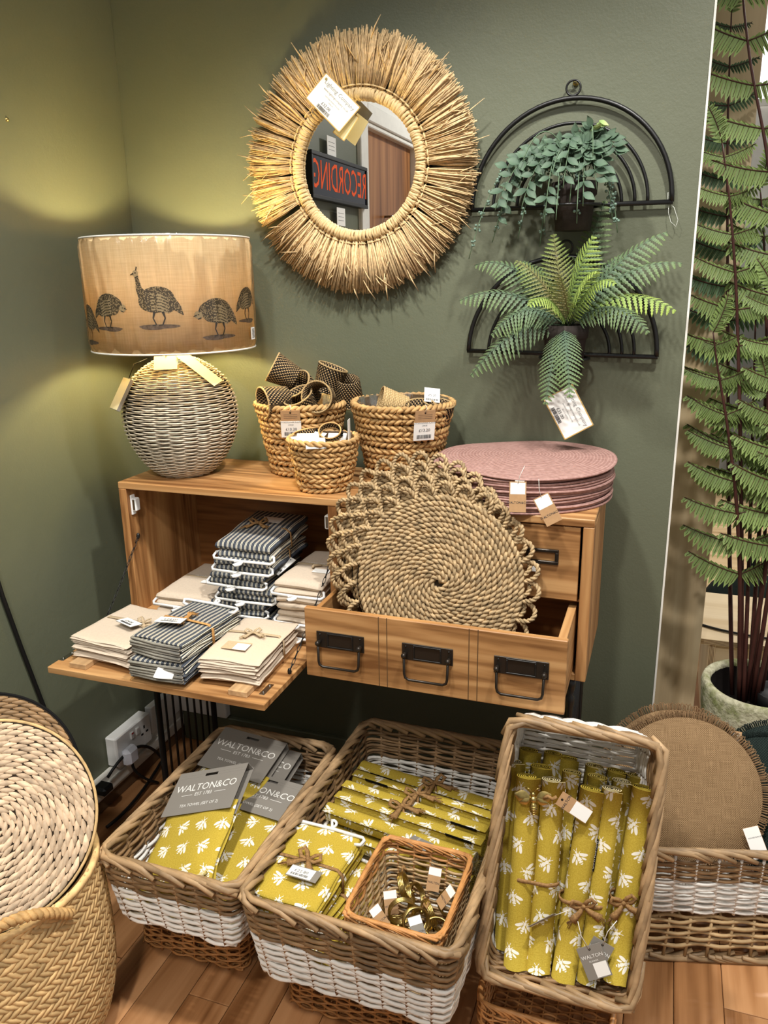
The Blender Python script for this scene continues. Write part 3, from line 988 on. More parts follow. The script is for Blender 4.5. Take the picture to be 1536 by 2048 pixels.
# ------------------------------------------------------------------ woven baskets
def rrect(w, l, c, step):
    """rounded rectangle outline: list of (x, y, nx, ny, s)"""
    out = []; s = 0.0
    segs = []
    hx, hy = w / 2 - c, l / 2 - c
    segs.append(('l', (-hx, -l / 2), (hx, -l / 2), (0, -1)))
    segs.append(('a', (hx, -hy), -PI / 2))
    segs.append(('l', (w / 2, -hy), (w / 2, hy), (1, 0)))
    segs.append(('a', (hx, hy), 0))
    segs.append(('l', (hx, l / 2), (-hx, l / 2), (0, 1)))
    segs.append(('a', (-hx, hy), PI / 2))
    segs.append(('l', (-w / 2, hy), (-w / 2, -hy), (-1, 0)))
    segs.append(('a', (-hx, -hy), PI))
    for g in segs:
        if g[0] == 'l':
            a, b, n = g[1:]
            L = math.hypot(b[0] - a[0], b[1] - a[1]); k = max(1, round(L / step))
            for i in range(k):
                t = i / k
                out.append((lerp(a[0], b[0], t), lerp(a[1], b[1], t), n[0], n[1], s + L * t))
            s += L
        else:
            cc, a0 = g[1:]; L = c * PI / 2; k = max(2, round(L / step))
            for i in range(k):
                a = a0 + PI / 2 * i / k
                out.append((cc[0] + c * math.cos(a), cc[1] + c * math.sin(a), math.cos(a), math.sin(a), s + L * i / k))
            s += L
    return out, s


def perim(w, l, c, s):
    """point and normal at arc length s of the rounded rectangle"""
    hx, hy = w / 2 - c, l / 2 - c
    T = 2 * (2 * hx) + 2 * (2 * hy) + 2 * PI * c
    s %= T; q = c * PI / 2
    for (kind, a, b, n) in (('l', (-hx, -l / 2), (hx, -l / 2), (0, -1)), ('a', (hx, -hy), -PI / 2, 0), ('l', (w / 2, -hy), (w / 2, hy), (1, 0)), ('a', (hx, hy), 0, 0),
                            ('l', (hx, l / 2), (-hx, l / 2), (0, 1)), ('a', (-hx, hy), PI / 2, 0), ('l', (-w / 2, hy), (-w / 2, -hy), (-1, 0)), ('a', (-hx, -hy), PI, 0)):
        if kind == 'l':
            L = math.hypot(b[0] - a[0], b[1] - a[1])
            if s < L: t = s / L; return (lerp(a[0], b[0], t), lerp(a[1], b[1], t), n[0], n[1])
            s -= L
        else:
            if s < q: t = b + (s / q) * PI / 2; return (a[0] + c * math.cos(t), a[1] + c * math.sin(t), math.cos(t), math.sin(t))
            s -= q
    return (-hx, -l / 2, 0, -1)


def rect_basket(root, W, L, H, taper=0.04, rr_=0.0040, pitch=0.0074, stake=0.043, white_to=0.55, mats=None, rimr=0.0058, rimlen=0.165, join=False, corner=0.022, floor=True, amp=0.0034, flat=0.8, rim_step=0.042):
    m_low, m_up, m_rim, m_stake = mats
    c = corner
    dims = lambda z: (W - 0.014 - taper * (1 - z / H), L - 0.014 - taper * (1 - z / H))
    _, P1 = rrect(*dims(H / 2), c, 0.02)
    ns = 2 * round(P1 / stake / 2)
    rows = int((H - 0.012) / pitch)
    all_low, all_up = MB(), MB()
    for i in range(rows):
        z = 0.006 + i * pitch
        w, l = dims(z)
        outl, P = rrect(w, l, c, stake * P1 / P1 / 4)
        ph = (i % 2) * PI; jit = rr(0, 10)
        pts = []
        for (x, y, nx, ny, s) in outl:
            o = amp * math.sin(PI * ns * s / P + ph)
            dz = 0.0016 * math.sin(s * 41 + jit) + 0.0012 * math.sin(s * 17 + jit * 2)
            pts.append((x + nx * o, y + ny * o, z + dz))
        low = z < H * white_to
        r = rr_ * rr(0.88, 1.1)
        if join: (all_low if low else all_up).tube(pts, r, 5, closed=True)
        else: MB().tube(pts, r, 5, closed=True).build('weaver', m_low if low else m_up, root)
    if join:
        if all_low.v: stuff(all_low.build('weave', m_low, root))
        if all_up.v: stuff(all_up.build('upper_weave', m_up, root))
    js = MB()
    for k in range(ns):
        t = (k + 0.0) / ns
        pts = []
        for z in (0.0, H * 0.5, H):
            w, l = dims(z); _, P = rrect(w, l, c, 0.05)
            x, y, nx, ny = perim(w, l, c, t * P)
            pts.append((x, y, z))
        if join: js.tube(pts, rr_ * 0.8, 4)
        else: MB().tube(pts, rr_ * 0.85, 5).build('stake', m_low if white_to > 0.9 else m_stake, root)
    if join: stuff(js.build('stakes', m_stake, root))
    # rim: overlapping rods laid diagonally from inside to outside
    jr = MB()
    w, l = dims(H); _, P = rrect(w, l, c, 0.05)
    nr = round(P / rim_step)
    for k in range(nr):
        s0 = P * k / nr + rr(-0.004, 0.004); pts = []; ln = rimlen * rr(0.85, 1.2)
        for q in range(7):
            t = q / 6
            x, y, nx, ny = perim(w, l, c, s0 + ln * t)
            a = lerp(-0.9, 0.95, t) + rr(-0.06, 0.06)
            off = 0.0095 * a * (rimr / 0.0062)
            zz = H + 0.012 * (rimr / 0.0062) * (1 - a * a) - 0.003 - (0.006 if q in (0, 6) else 0)
            pts.append((x + nx * off, y + ny * off, zz))
        R = [rimr * f * rr(0.9, 1.1) for f in (0.85, 1, 1, 1, 1, 0.95, 0.75)]
        if join: jr.tube(pts, R, 5)
        else: MB().tube(pts, R, 6).build('rim_rod', m_rim, root)
    if join: stuff(jr.build('rim', m_rim, root))
    # woven floor
    if floor:
        w, l = dims(0); nb = int((l - 0.01) / (pitch * 1.15))
        for b in range(1):
            jf = MB(); kx = max(3, round(w / stake))
            for i in range(nb):
                y = -l / 2 + 0.008 + i * (l - 0.016) / (nb - 1)
                pts = []
                for q in range(kx * 3 + 1):
                    t = q / (kx * 3)
                    pts.append((lerp(-w / 2 + 0.004, w / 2 - 0.004, t), y + rr(-0.0008, 0.0008), 0.002 + 0.0036 * math.sin(PI * kx * t + (i % 2) * PI)))
                jf.tube(pts, rr_ * 1.02, 5)
            for q in range(kx + 1):
                x = -w / 2 + 0.006 + q * (w - 0.012) / kx
                jf.tube([(x, -l / 2 + 0.004, 0.002), (x, l / 2 - 0.004, 0.002)], rr_ * 0.8, 4)
            stuff(jf.build('woven_base', m_low, root))


WB = (M['willow_white'], M['willow'], M['willow_rim'], M['willow'])
OR = (M['wicker_orange'], M['wicker_orange'], M['wicker_orange'], M['wicker_orange'])
NW = (M['willow_pale'], M['willow_pale'], M['willow_rim'], M['willow_pale'])
b1 = thing('willow_basket', 'two-tone brown and white willow basket holding tea towels on grey cards', 'basket', (0.5335, -0.606, 0.208), (0, 0, 0.008), group='two-tone willow baskets')
rect_basket(b1, 0.30, 0.472, 0.146, mats=WB)
b2 = thing('willow_basket', 'largest two-tone willow basket holding a small wicker basket and folded napkins', 'basket', (0.887, -0.550, 0.187), (0, 0, -0.012), group='two-tone willow baskets')
rect_basket(b2, 0.395, 0.615, 0.168, mats=WB)
_u = Vector((0.993, 0.098, -0.067)); _n = Vector((0.114, -0.945, 0.301))
B3R = frame(_n, _u); B3N = (B3R @ Vector((0, 0, 1))); B3C = Vector((1.220, -0.648, 0.411))
b3 = thing('willow_basket', 'two-tone willow basket stood on end, packed with rolled yellow placemats', 'basket', B3C - B3N * 0.145, B3R, group='two-tone willow baskets')
rect_basket(b3, 0.272, 0.462, 0.142, mats=WB)
b4 = thing('willow_basket', 'two-tone willow basket with round burlap mats, beside the wall end', 'basket', (1.545, -0.170, 0.112), (0, 0, 0.27), group='two-tone willow baskets')
rect_basket(b4, 0.53, 0.335, 0.150, mats=(M['willow_white'], M['willow'], M['willow_rim'], M['willow_white']), taper=0.02)
b5 = thing('upturned_basket', 'natural open-weave willow basket turned upside down on the floor at right', 'basket', (1.545, -0.165, 0.098), (PI, 0, 0.27))
rect_basket(b5, 0.54, 0.34, 0.086, mats=NW, taper=0.015, pitch=0.0135, floor=True)
w1 = thing('wicker_basket', 'orange-brown wicker basket under the tea towel basket', 'basket', (0.462, -0.560, 0.003), group='buff wicker baskets')
rect_basket(w1, 0.245, 0.25, 0.190, mats=OR, rr_=0.0024, pitch=0.0075, stake=0.026, rimr=0.0026, rimlen=0.09, join=True, taper=-0.02, corner=0.03, amp=0.003, rim_step=0.012)
w2 = thing('wicker_basket', 'orange-brown wicker basket under the largest willow basket', 'basket', (0.850, -0.585, 0.003), (0, 0, 0.0), group='buff wicker baskets')
rect_basket(w2, 0.30, 0.28, 0.168, mats=OR, rr_=0.0024, pitch=0.0075, stake=0.026, rimr=0.0026, rimlen=0.09, join=True, taper=-0.01, corner=0.03, amp=0.003, rim_step=0.012)
w3 = thing('wicker_basket', 'orange-brown wicker basket under the basket of rolled placemats', 'basket', (1.195, -0.600, 0.003), group='buff wicker baskets')
rect_basket(w3, 0.245, 0.25, 0.128, mats=OR, rr_=0.0026, pitch=0.0085, stake=0.026, rimr=0.0028, rimlen=0.09, join=True, taper=0.0, corner=0.03, amp=0.003, rim_step=0.012)
w4 = thing('wicker_basket', 'small deep buff wicker basket of brass napkin rings', 'basket', (0.962, -0.730, 0.204), (0, 0, -0.02), group='buff wicker baskets')
rect_basket(w4, 0.182, 0.218, 0.160, mats=(M['willow_pale'], M['wicker_orange'], M['wicker_orange'], M['wicker_orange']), rr_=0.0027, pitch=0.0064, stake=0.030, rimr=0.0027, rimlen=0.16, join=True, taper=0.03, corner=0.012, amp=0.0028, white_to=0.8, rim_step=0.020)

# ------------------------------------------------------------------ round braided basket with husk mats
bb = thing('belly_basket', 'large round braided seagrass basket with a rope handle, front left', 'basket', (0.243, -0.937, 0.0))
prof = [(0.10, 0.0), (0.155, 0.015), (0.180, 0.08), (0.188, 0.16), (0.187, 0.23), (0.184, 0.30), (0.179, 0.365)]


def prof_at(t):
    t = max(0, min(1, t)) * (len(prof) - 1); i = min(int(t), len(prof) - 2); f = t - i
    p0, p1, p2, p3 = prof[max(i - 1, 0)], prof[i], prof[i + 1], prof[min(i + 2, len(prof) - 1)]
    cr = lambda a, b, c, d: 0.5 * ((2 * b) + (-a + c) * f + (2 * a - 5 * b + 4 * c - d) * f * f + (-a + 3 * b - 3 * c + d) * f ** 3)
    return cr(p0[0], p1[0], p2[0], p3[0]), cr(p0[1], p1[1], p2[1], p3[1])


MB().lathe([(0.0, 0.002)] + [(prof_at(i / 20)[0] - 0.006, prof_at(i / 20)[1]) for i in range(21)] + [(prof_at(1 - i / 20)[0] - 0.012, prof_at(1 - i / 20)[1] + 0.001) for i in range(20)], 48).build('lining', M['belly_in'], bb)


def lens(L, Wd, T, n=6):
    """pointed husk piece lying along x, domed in z"""
    m = MB(); vs, fs = [], []
    for i in range(n + 1):
        t = i / n; x = (t - 0.5) * L; w = Wd / 2 * math.sin(PI * min(max(t, 0.04), 0.96)) ** 0.7; h = T * math.sin(PI * min(max(t, 0.05), 0.95)) ** 0.8
        vs += [(x, -w, -T * 0.3), (x, -w * 0.5, h * 0.8), (x, w * 0.5, h * 0.8), (x, w, -T * 0.3)]
    for i in range(n):
        for k in range(3): fs.append((i * 4 + k, (i + 1) * 4 + k, (i + 1) * 4 + k + 1, i * 4 + k + 1))
    m.add(vs, fs, None, True)
    return m


pl_me = lens(0.040, 0.0125, 0.0055).mesh('braid_strand', M['belly'])
rest = MB(); cnt = 0
camv = Vector((1.31, -1.82, 1.37)) - Vector((0.243, -0.937, 0.2))
nrow = 15
cand = []
for i in range(nrow):
    for half in (0, 1):
        t = (i + 0.5 * half + 0.3) / nrow
        r, z = prof_at(t)
        n = max(10, round(2 * PI * r / 0.0150))
        for k in range(n):
            a = 2 * PI * (k + 0.5 * half) / n
            r2, z2 = prof_at(min(1, t + 0.02)); sl = Vector((r2 - r, 0, z2 - z)).normalized()
            rad = Vector((math.cos(a), math.sin(a), 0)); up = (rad * sl.x + Vector((0, 0, sl.z))).normalized(); tan = Vector((-math.sin(a), math.cos(a), 0))
            nr_ = tan.cross(up); nr_ = nr_ if nr_.dot(rad) > 0 else -nr_
            ang = (0.62 if half else -0.62) + rr(-0.12, 0.12)
            d = tan * math.cos(ang) + up * math.sin(ang)
            R = Matrix((d, nr_.cross(d), nr_)).transposed()
            cand.append((nr_.dot(camv.normalized()), Vector((0, 0, z)) + rad * r, R))
cand.sort(key=lambda q: -q[0])
base_lens = lens(0.040, 0.0125, 0.0055, 4)
for q, (d, p, R) in enumerate(cand):
    if q < 290: place('braid_strand', pl_me, bb, p, R)
    else:
        o = len(rest.v); rest.add(base_lens.v, base_lens.f, None, True); rest.xf(Matrix.Translation(p) @ R.to_4x4(), o)
stuff(rest.build('braid', M['belly'], bb))
rim = []
for k in range(48):
    a = 2 * PI * k / 48; rim.append((0.179 * math.cos(a), 0.179 * math.sin(a), 0.367))
MB().tube(rim, 0.007, 6, closed=True).build('rim', M['belly'], bb)


def rope(pts, r, pitch, n=5, strands=2, closed=False, ph0=0.0):
    """twisted rope following pts"""
    m = MB(); P = [Vector(p) for p in pts]
    cum = [0]
    for i in range(1, len(P)): cum.append(cum[-1] + (P[i] - P[i - 1]).length)
    L = cum[-1]; k = max(4, int(L / (abs(pitch) / 6)))
    up = Vector((0, 0, 1))
    for s in range(strands):
        out = []; j = 0; fr = None
        for i in range(k + 1):
            d = L * i / k
            while j < len(P) - 2 and cum[j + 1] < d: j += 1
            f = (d - cum[j]) / max(1e-9, cum[j + 1] - cum[j])
            p = P[j].lerp(P[j + 1], f); t = (P[j + 1] - P[j]).normalized()
            if fr is None: fr = t.orthogonal().normalized()
            fr = (fr - t * fr.dot(t)).normalized()
            b = t.cross(fr); a = 2 * PI * (d / pitch) + 2 * PI * s / strands + ph0
            out.append(p + (fr * math.cos(a) + b * math.sin(a)) * r * 0.5)
        m.tube(out, r * 0.62, n)
    return m


hp = bez((0.135, -0.10, 0.30), (0.20, -0.12, 0.40), (0.02, -0.165, 0.30), 12)
hh = []
for q in range(13):
    a = lerp(-1.15, -0.10, q / 12); bump_ = math.sin(PI * q / 12)
    hh.append((math.cos(a) * (0.192 + 0.006 * bump_), math.sin(a) * (0.192 + 0.006 * bump_), 0.345 + 0.062 * bump_))
rope(hh, 0.0095, 0.022, 5).build('handle', M['hyacinth'], bb)

# whitewashed husk mat leaning in the basket, darker mat behind
def husk_disc(name, label, loc, nrm, R, cols, limit):
    md, mh = cols
    rt = frame(nrm, (0.65, 0.76, 0))
    o = thing(name, label, 'placemat', loc, rt)
    MB().lathe([(0, -0.004), (R - 0.002, -0.004), (R, 0), (R - 0.002, 0.002), (0, 0.002)], 64).build('backing', M['dark_gap'], o)
    me = lens(0.028, 0.0108, 0.0040).mesh('husk_piece', mh)
    jm = MB(); base = lens(0.028, 0.0108, 0.0040, 4); n_ = 0; r = R - 0.010
    allp = []
    while r > 0.008:
        n = max(5, round(2 * PI * r / 0.0175))
        for k in range(n):
            a = 2 * PI * (k + rr(-0.1, 0.1)) / n
            allp.append((r, a))
        r -= 0.0108
    dirx = math.atan2(-0.1, 1)
    allp.sort(key=lambda q: -(q[0] * math.cos(q[1] - dirx)))
    for i, (r, a) in enumerate(allp):
        p = Vector((r * math.cos(a), r * math.sin(a), 0.0025)); R3 = Matrix.Rotation(a + PI / 2 + 0.30, 3, 'Z')
        s = rr(0.85, 1.15)
        if i < limit: place('husk_piece', me, o, p, R3 @ Matrix.Diagonal((s, s, s)))
        else:
            q = len(jm.v); jm.add(base.v, base.f, None, True); jm.xf(Matrix.Translation(p) @ R3.to_4x4(), q)
    if jm.v: stuff(jm.build('husk_coil', mh, o))
    ed = [(R * math.cos(2 * PI * k / 64), R * math.sin(2 * PI * k / 64), 0) for k in range(64)]
    MB().tube(ed, 0.0035, 5, closed=True).build('bound_edge', md, o)
    return o


husk_disc('husk_placemat', 'whitewashed husk placemat leaning in the round basket', (0.257, -0.930, 0.464), (0.63, -0.54, 0.55), 0.175, (M['belly'], M['husk']), 290)
husk_disc('husk_placemat', 'dark-edged husk placemat behind the whitewashed one at left', (0.196, -0.880, 0.492), (0.64, -0.54, 0.54), 0.166, (M['black_label'], M['willow']), 0)
# ------------------------------------------------------------------ printed tags
def barcode(m, w, h, z=0.0):
    x = -w / 2
    while x < w / 2:
        bw_ = random.choice((0.0006, 0.0010, 0.0014))
        m.add([(x, -h / 2, z), (x + bw_, -h / 2, z), (x + bw_, h / 2, z), (x, h / 2, z)], [(0, 1, 2, 3)])
        x += bw_ + random.choice((0.0006, 0.0010))


def tag_parts(o, w, h, lines, card='card', border=None, sticker=None, bar=None, hole=(0, 0.5), ink='ink', back=None):
    """a printed card in the xy plane of o, facing +z; hung from its top edge at the origin"""
    t = 0.0005
    c = MB().box((-w / 2, -h, -t), (w / 2, 0, t), 0.0002).build('card', M[card], o)
    if back: MB().box((-w / 2 - 0.0006, -h - 0.0006, -t * 2.4), (w / 2 + 0.0006, 0.0006, -t * 1.1), 0.0002).build('card_backing', M[back], o)
    if border:
        b = MB(); q = 0.0022; z0, z1 = t, t + 0.0001
        for (x0, y0, x1, y1) in ((-w / 2, -h, w / 2, -h + q), (-w / 2, -q, w / 2, 0), (-w / 2, -h, -w / 2 + q, 0), (w / 2 - q, -h, w / 2, 0)):
            b.add([(x0, y0, z1), (x1, y0, z1), (x1, y1, z1), (x0, y1, z1)], [(0, 1, 2, 3)])
        b.build('border', M[border], o)
    if sticker:
        x0, y0, x1, y1 = sticker
        MB().box((x0, y0, t), (x1, y1, t + 0.0002), 0.00005).build('sticker', M['card'], o)
    pr = MB(); z = t + 0.0004
    for (s, size, x, y) in lines: merge(pr, text_mb(s, size), Matrix.Translation((x, y, z)))
    if bar:
        k = MB(); barcode(k, bar[0], bar[1]); merge(pr, k, Matrix.Translation((bar[2], bar[3], z)))
    if pr.v: pr.build('print', M[ink], o)
    if hole: MB().disc((hole[0], -0.006, t + 0.0002), 0.0022, 10).build('eyelet', M['dark_metal'], o)
    return c


# ------------------------------------------------------------------ folded cloth
def slab(w, d, t, nx=12, ny=14, rnd=None, wob=0.0012, seed=None, sag=0.0, dome=0.0):
    """soft folded cloth slab, base at z=0, centred in xy"""
    sd = seed if seed is not None else rr(0, 100)
    rnd = rnd or t * 0.6
    m = MB(); vs, uv, fs = [], [], []
    def pos(i, j, top):
        # non-uniform spacing, denser at the border
        fx = 0.5 - 0.5 * math.cos(PI * i / nx); fy = 0.5 - 0.5 * math.cos(PI * j / ny)
        x = (fx - 0.5) * w; y = (fy - 0.5) * d
        e = min(w / 2 - abs(x), d / 2 - abs(y)) / rnd
        k = math.sqrt(max(0.0, 1 - (1 - min(1, e)) ** 2))
        n = wob * (math.sin(x * 43 + sd) + math.sin(y * 37 + sd * 1.7) + math.sin((x + y) * 71 + sd * 0.3))
        drop = sag * max(0, -(y / d) * 2) ** 3 + sag * 0.5 * max(0, abs(x / w) * 2) ** 4
        zc = t / 2 + n * 0.6 - drop + dome * (1 - (2 * x / w) ** 2) * (1 - (2 * y / d) ** 2)
        z = zc + (t / 2) * k * (1 if top else -1)
        xo = x + wob * 0.8 * math.sin(y * 60 + sd); yo = y + wob * 0.8 * math.sin(x * 55 + sd)
        return (xo, yo, z), (x, y + (0.0 if top else d))
    for top in (1, 0):
        for j in range(ny + 1):
            for i in range(nx + 1):
                p, q = pos(i, j, top); vs.append(p); uv.append(q)
    N = (nx + 1) * (ny + 1)
    for j in range(ny):
        for i in range(nx):
            a = j * (nx + 1) + i
            fs.append((a, a + 1, a + nx + 2, a + nx + 1)); fs.append((N + a, N + a + nx + 1, N + a + nx + 2, N + a + 1))
    m.add(vs, fs, uv, True)
    return m


def cloth_bundle(o, w, d, h, n, mat, sub=1, sag=0.004, jit=0.004, dome=0.0):
    t = h / n
    for i in range(n):
        m = MB()
        for s in range(sub):
            k = slab(w * rr(0.96, 1.0), d * rr(0.97, 1.0), t / sub * 1.12, sag=sag * (1 - i / n) if i else sag * 0.2, dome=dome * (i + 1) / n)
            k.xf(Matrix.Translation((rr(-jit, jit), rr(-jit, jit), i * t + s * t / sub)))
            m.add(k.v, k.f, k.uv, True)
        m.build('folded_cloth', mat, o)


def band(o, w, d, h, y, mat, r=0.0016, wide=3.0, name='twine'):
    a, b = w / 2 + 0.0015, h + 0.0015
    pts = [(-a, y, 0.001), (-a, y, b * 0.8), (-a * 0.85, y, b), (0, y, b + 0.0015), (a * 0.85, y, b), (a, y, b * 0.8), (a, y, 0.001)]
    m = MB().tube(pts, r, 6, up=(0, 1, 0), flat=wide)
    return m.build(name, mat, o)


def bow(o, p, mat, s=1.0, rot=0.0, name='bow', tilt=None):
    m = MB()
    for sx in (-1, 1):
        loop = [(0, 0, 0.002), (sx * 0.008, 0.009, 0.007), (sx * 0.016, 0.013, 0.010), (sx * 0.021, 0.006, 0.007), (sx * 0.013, -0.001, 0.004), (0, 0, 0.003)]
        m.tube(loop, 0.0040, 5, up=(0, 0, 1), flat=0.5)
        tail = [(0, 0, 0.003), (sx * 0.008, -0.009, 0.005), (sx * 0.017, -0.017, 0.003), (sx * 0.024, -0.023, 0.003)]
        m.tube(tail, [0.003, 0.0045, 0.0065, 0.0085], 5, up=(0, 0, 1), flat=0.4)
        for q in range(9):
            e = (sx * (0.028 + rr(0, 0.008)), -0.027 + rr(-0.010, 0.007), 0.003 + rr(-0.002, 0.003))
            m.tube([(sx * 0.020, -0.019, 0.003), e], 0.0007, 3)
    m.ball((0, 0, 0.004), 0.0042, 7, 5)
    R = tilt.to_4x4() if tilt is not None else Matrix.Identity(4)
    m.xf(Matrix.Translation(p) @ R @ Matrix.Rotation(rot, 4, 'Z') @ Matrix.Diagonal((s, s, s, 1)))
    return m.build(name, mat, o)


def hanger(o, w, y, z, hook=-1, name='hanger', dz=0.012):
    """white plastic hanger: bar along x with upturned ends and a hook"""
    a = w / 2 + 0.004; s = -hook
    m = MB()
    pts = [(-a + 0.016, y + s * 0.018, z + dz), (-a + 0.004, y + s * 0.016, z + dz * 0.7), (-a, y + s * 0.008, z + 0.002), (-a + 0.006, y, z), (0, y - s * 0.002, z), (a - 0.006, y, z), (a, y + s * 0.008, z + 0.002), (a - 0.004, y + s * 0.016, z + dz * 0.7), (a - 0.016, y + s * 0.018, z + dz)]
    m.tube(pts, 0.0034, 6)
    hk = [(0.004, y - s * 0.001, z)] + [(-0.010 + 0.0115 * math.cos(t) + 0.004, y - s * (0.004 + 0.0115 * (1 + math.sin(t)) - 0.002), z) for t in [lerp(0.9, -3.6, q / 10) + PI / 2 - 0.6 for q in range(11)]]
    m.tube(hk, 0.0029, 6)
    return m.build(name, M['white'], o)


FZ = 0.5935
# left beige napkins on the flap
o = thing('napkin_bundle', 'bundle of beige linen napkins at the left end of the open flap', 'napkins', (0.228, -0.470, FZ), (0, 0, -0.10), group='beige linen bundles')
cloth_bundle(o, 0.158, 0.190, 0.046, 6, M['linen'], 2, sag=0.007, jit=0.004)
band(o, 0.158, 0.19, 0.047, 0.012, M['linen_tape'], 0.0012, 4.5, 'linen_tape')
bow(o, (0.03, 0.012, 0.050), M['linen_tape'], 0.8)
k = thing('price_tag', 'white price tag lying on the left beige napkins', 'tag', (0.245, -0.470, FZ + 0.057), Matrix.Rotation(-0.35, 3, 'Z') @ Matrix.Rotation(-0.12, 3, 'X'), group='napkin price tags')
tag_parts(k, 0.055, 0.030, [('£24.00', 0.010, -0.002, -0.014)], bar=(0.036, 0.006, 0, -0.023), back='grey_edge', hole=None)
# striped bundles on the flap
for i, (zz, lab) in enumerate(((0.0, 'navy ticking stripe napkin bundle with checked hems, lower of two on the flap'), (0.043, 'navy ticking stripe napkin bundle with jute bow, upper of two on the flap'))):
    o = thing('napkin_bundle', lab, 'napkins', (0.383 + 0.008 * i, -0.498 + 0.01 * i, FZ + zz), (0, 0, 0.02 - 0.13 * i), group='navy striped bundles')
    cloth_bundle(o, 0.132, 0.200, 0.040, 5, M['ticking'], 2, sag=0.006, jit=0.003)
    hm = MB()
    for q in range(6): hm.tube([(-0.062, -0.101 + rr(-0.003, 0.002), 0.004 + q * 0.006), (0, -0.103 + rr(-0.002, 0.002), 0.003 + q * 0.006), (0.062, -0.101 + rr(-0.003, 0.002), 0.004 + q * 0.006)], 0.0030, 6)
    hm.build('checked_hem', M['check_hem'], o)
    band(o, 0.132, 0.2, 0.041, 0.0, M['raffia_tie'], 0.0014, 3)
    if i:
        b = MB()
        for q in range(34):
            a = rr(-0.5, 0.5) + (PI / 2 if q % 2 else -PI / 2); L = rr(0.022, 0.034)
            b.tube([(0, 0, 0.044), (math.cos(a) * L * 0.5, math.sin(a) * L * 0.5, 0.052 + rr(-0.002, 0.003)), (math.cos(a) * L, math.sin(a) * L, 0.047 + rr(-0.003, 0.003))], 0.0011, 4)
        b.ball((0, 0, 0.047), 0.006, 8, 5); b.build('raffia_knot', M['raffia_tie'], o)
        hanger(o, 0.136, 0.090, 0.0445, hook=1, dz=-0.004)
k = thing('price_tag', 'white price tag in front of the raffia knot on striped napkins', 'tag', (0.372, -0.505, FZ + 0.096), Matrix.Rotation(0.15, 3, 'Z') @ Matrix.Rotation(-0.1, 3, 'X'), group='napkin price tags')
tag_parts(k, 0.058, 0.032, [('£24.00', 0.011, 0, -0.014)], bar=(0.036, 0.006, 0, -0.024), back='grey_edge', hole=None)
k = MB(); 
k = slab(0.038, 0.026, 0.0012, 8, 8, wob=0.004)
tag(k.build('crumpled_label', M['card'], None, (0.412, -0.604, FZ + 0.026), (0.9, 0.25, 0.3)), 'crumpled white care label on the front of the striped napkins', 'label')
# right beige bundle
o = thing('napkin_bundle', 'bundle of beige linen napkins tied with tape at the right of the flap', 'napkins', (0.523, -0.462, FZ), (0, 0, 0.05), group='beige linen bundles')
cloth_bundle(o, 0.132, 0.205, 0.048, 6, M['linen'], 2, sag=0.007, jit=0.004)
band(o, 0.132, 0.2, 0.049, 0.025, M['linen_tape'], 0.0012, 4.0, 'linen_tape')
bow(o, (0.0, 0.02, 0.052), M['linen_tape'], 0.8, 0.4)
MB().box((-0.035, -0.060, 0.0520), (0.020, -0.025, 0.0528), 0.0002).build('label_card', M['linen_tape'], o)
MB().box((-0.010, -0.060, 0.0529), (0.020, -0.032, 0.0533), 0.0001).build('sticker', M['card'], o)
# inside the cabinet: striped stack on hangers
NS = 6
zz = 0.592
for i in range(NS):
    top = i == NS - 1
    lab = 'navy striped napkin pack on white hanger inside the cabinet, %s' % ('topmost, tied with a jute bow' if top else ['lowest of the stack', 'second from the bottom', 'third from the bottom', 'fourth from the bottom', 'second from the top'][i])
    h = 0.034 if not top else 0.042
    o = thing('striped_napkin_pack', lab, 'napkins', (0.432 + (0.012 if i == NS - 1 else (-0.008 if i % 2 else 0.008)), -0.228 + rr(-0.006, 0.004), zz), (0.10 if top else 0.02, 0, rr(-0.05, 0.02)), group='navy striped packs on hangers')
    cloth_bundle(o, 0.142, 0.205, h, 2, M['ticking'], 1, sag=0.002, jit=0.002, dome=0.004 if top else 0)
    hanger(o, 0.146, -0.107, 0.005)
    band(o, 0.142, 0.2, h + 0.001, 0.0, M['jute'], 0.0013, 2.5)
    if top:
        bow(o, (-0.01, 0.0, h + 0.008), M['jute'], 1.0, 0.2)
        MB().box((-0.02, 0.02, h + 0.006), (0.035, 0.05, h + 0.007), 0.0002).build('label_card', M['card'], o)
    zz += h + 0.0015
o = thing('price_tag', 'white price tag hanging at the side of the striped stack in cabinet', 'tag', (0.521, -0.235, 0.745), Matrix.Rotation(-0.6, 3, 'Z') @ Matrix.Rotation(0.5, 3, 'X'), group='napkin price tags')
tag_parts(o, 0.030, 0.055, [('£24.00', 0.009, 0, -0.030)], bar=(0.022, 0.006, 0, -0.042), back='grey_edge')
# beige packs in cabinet
zz = 0.592
for i in range(2):
    o = thing('linen_pack', 'beige linen pack at left inside the cabinet, %s' % ('lower of two' if i == 0 else 'upper of two with label tape'), 'napkins', (0.278, -0.225, zz), (0, 0, rr(-0.04, 0.04)), group='beige linen packs on hangers')
    cloth_bundle(o, 0.150, 0.225, 0.033, 2, M['linen'], 1, sag=0.003, jit=0.002)
    hanger(o, 0.152, -0.118, 0.008)
    band(o, 0.15, 0.2, 0.0335, 0.01, M['linen_tape'], 0.0012, 4.5, 'linen_tape')
    if i:
        pr = text_mb('PRIMAVERA', 0.011); pr.xf(Matrix.Translation((-0.01, 0.010, 0.0375))); pr.build('tape_lettering', M['print_white'], o)
        bow(o, (0.035, 0.004, 0.036), M['linen_tape'], 0.55, 0.3)
        MB().box((0.0, -0.03, 0.037), (0.04, -0.012, 0.0378), 0.0002).build('label_card', M['card'], o)
    zz += 0.035
zz = 0.592
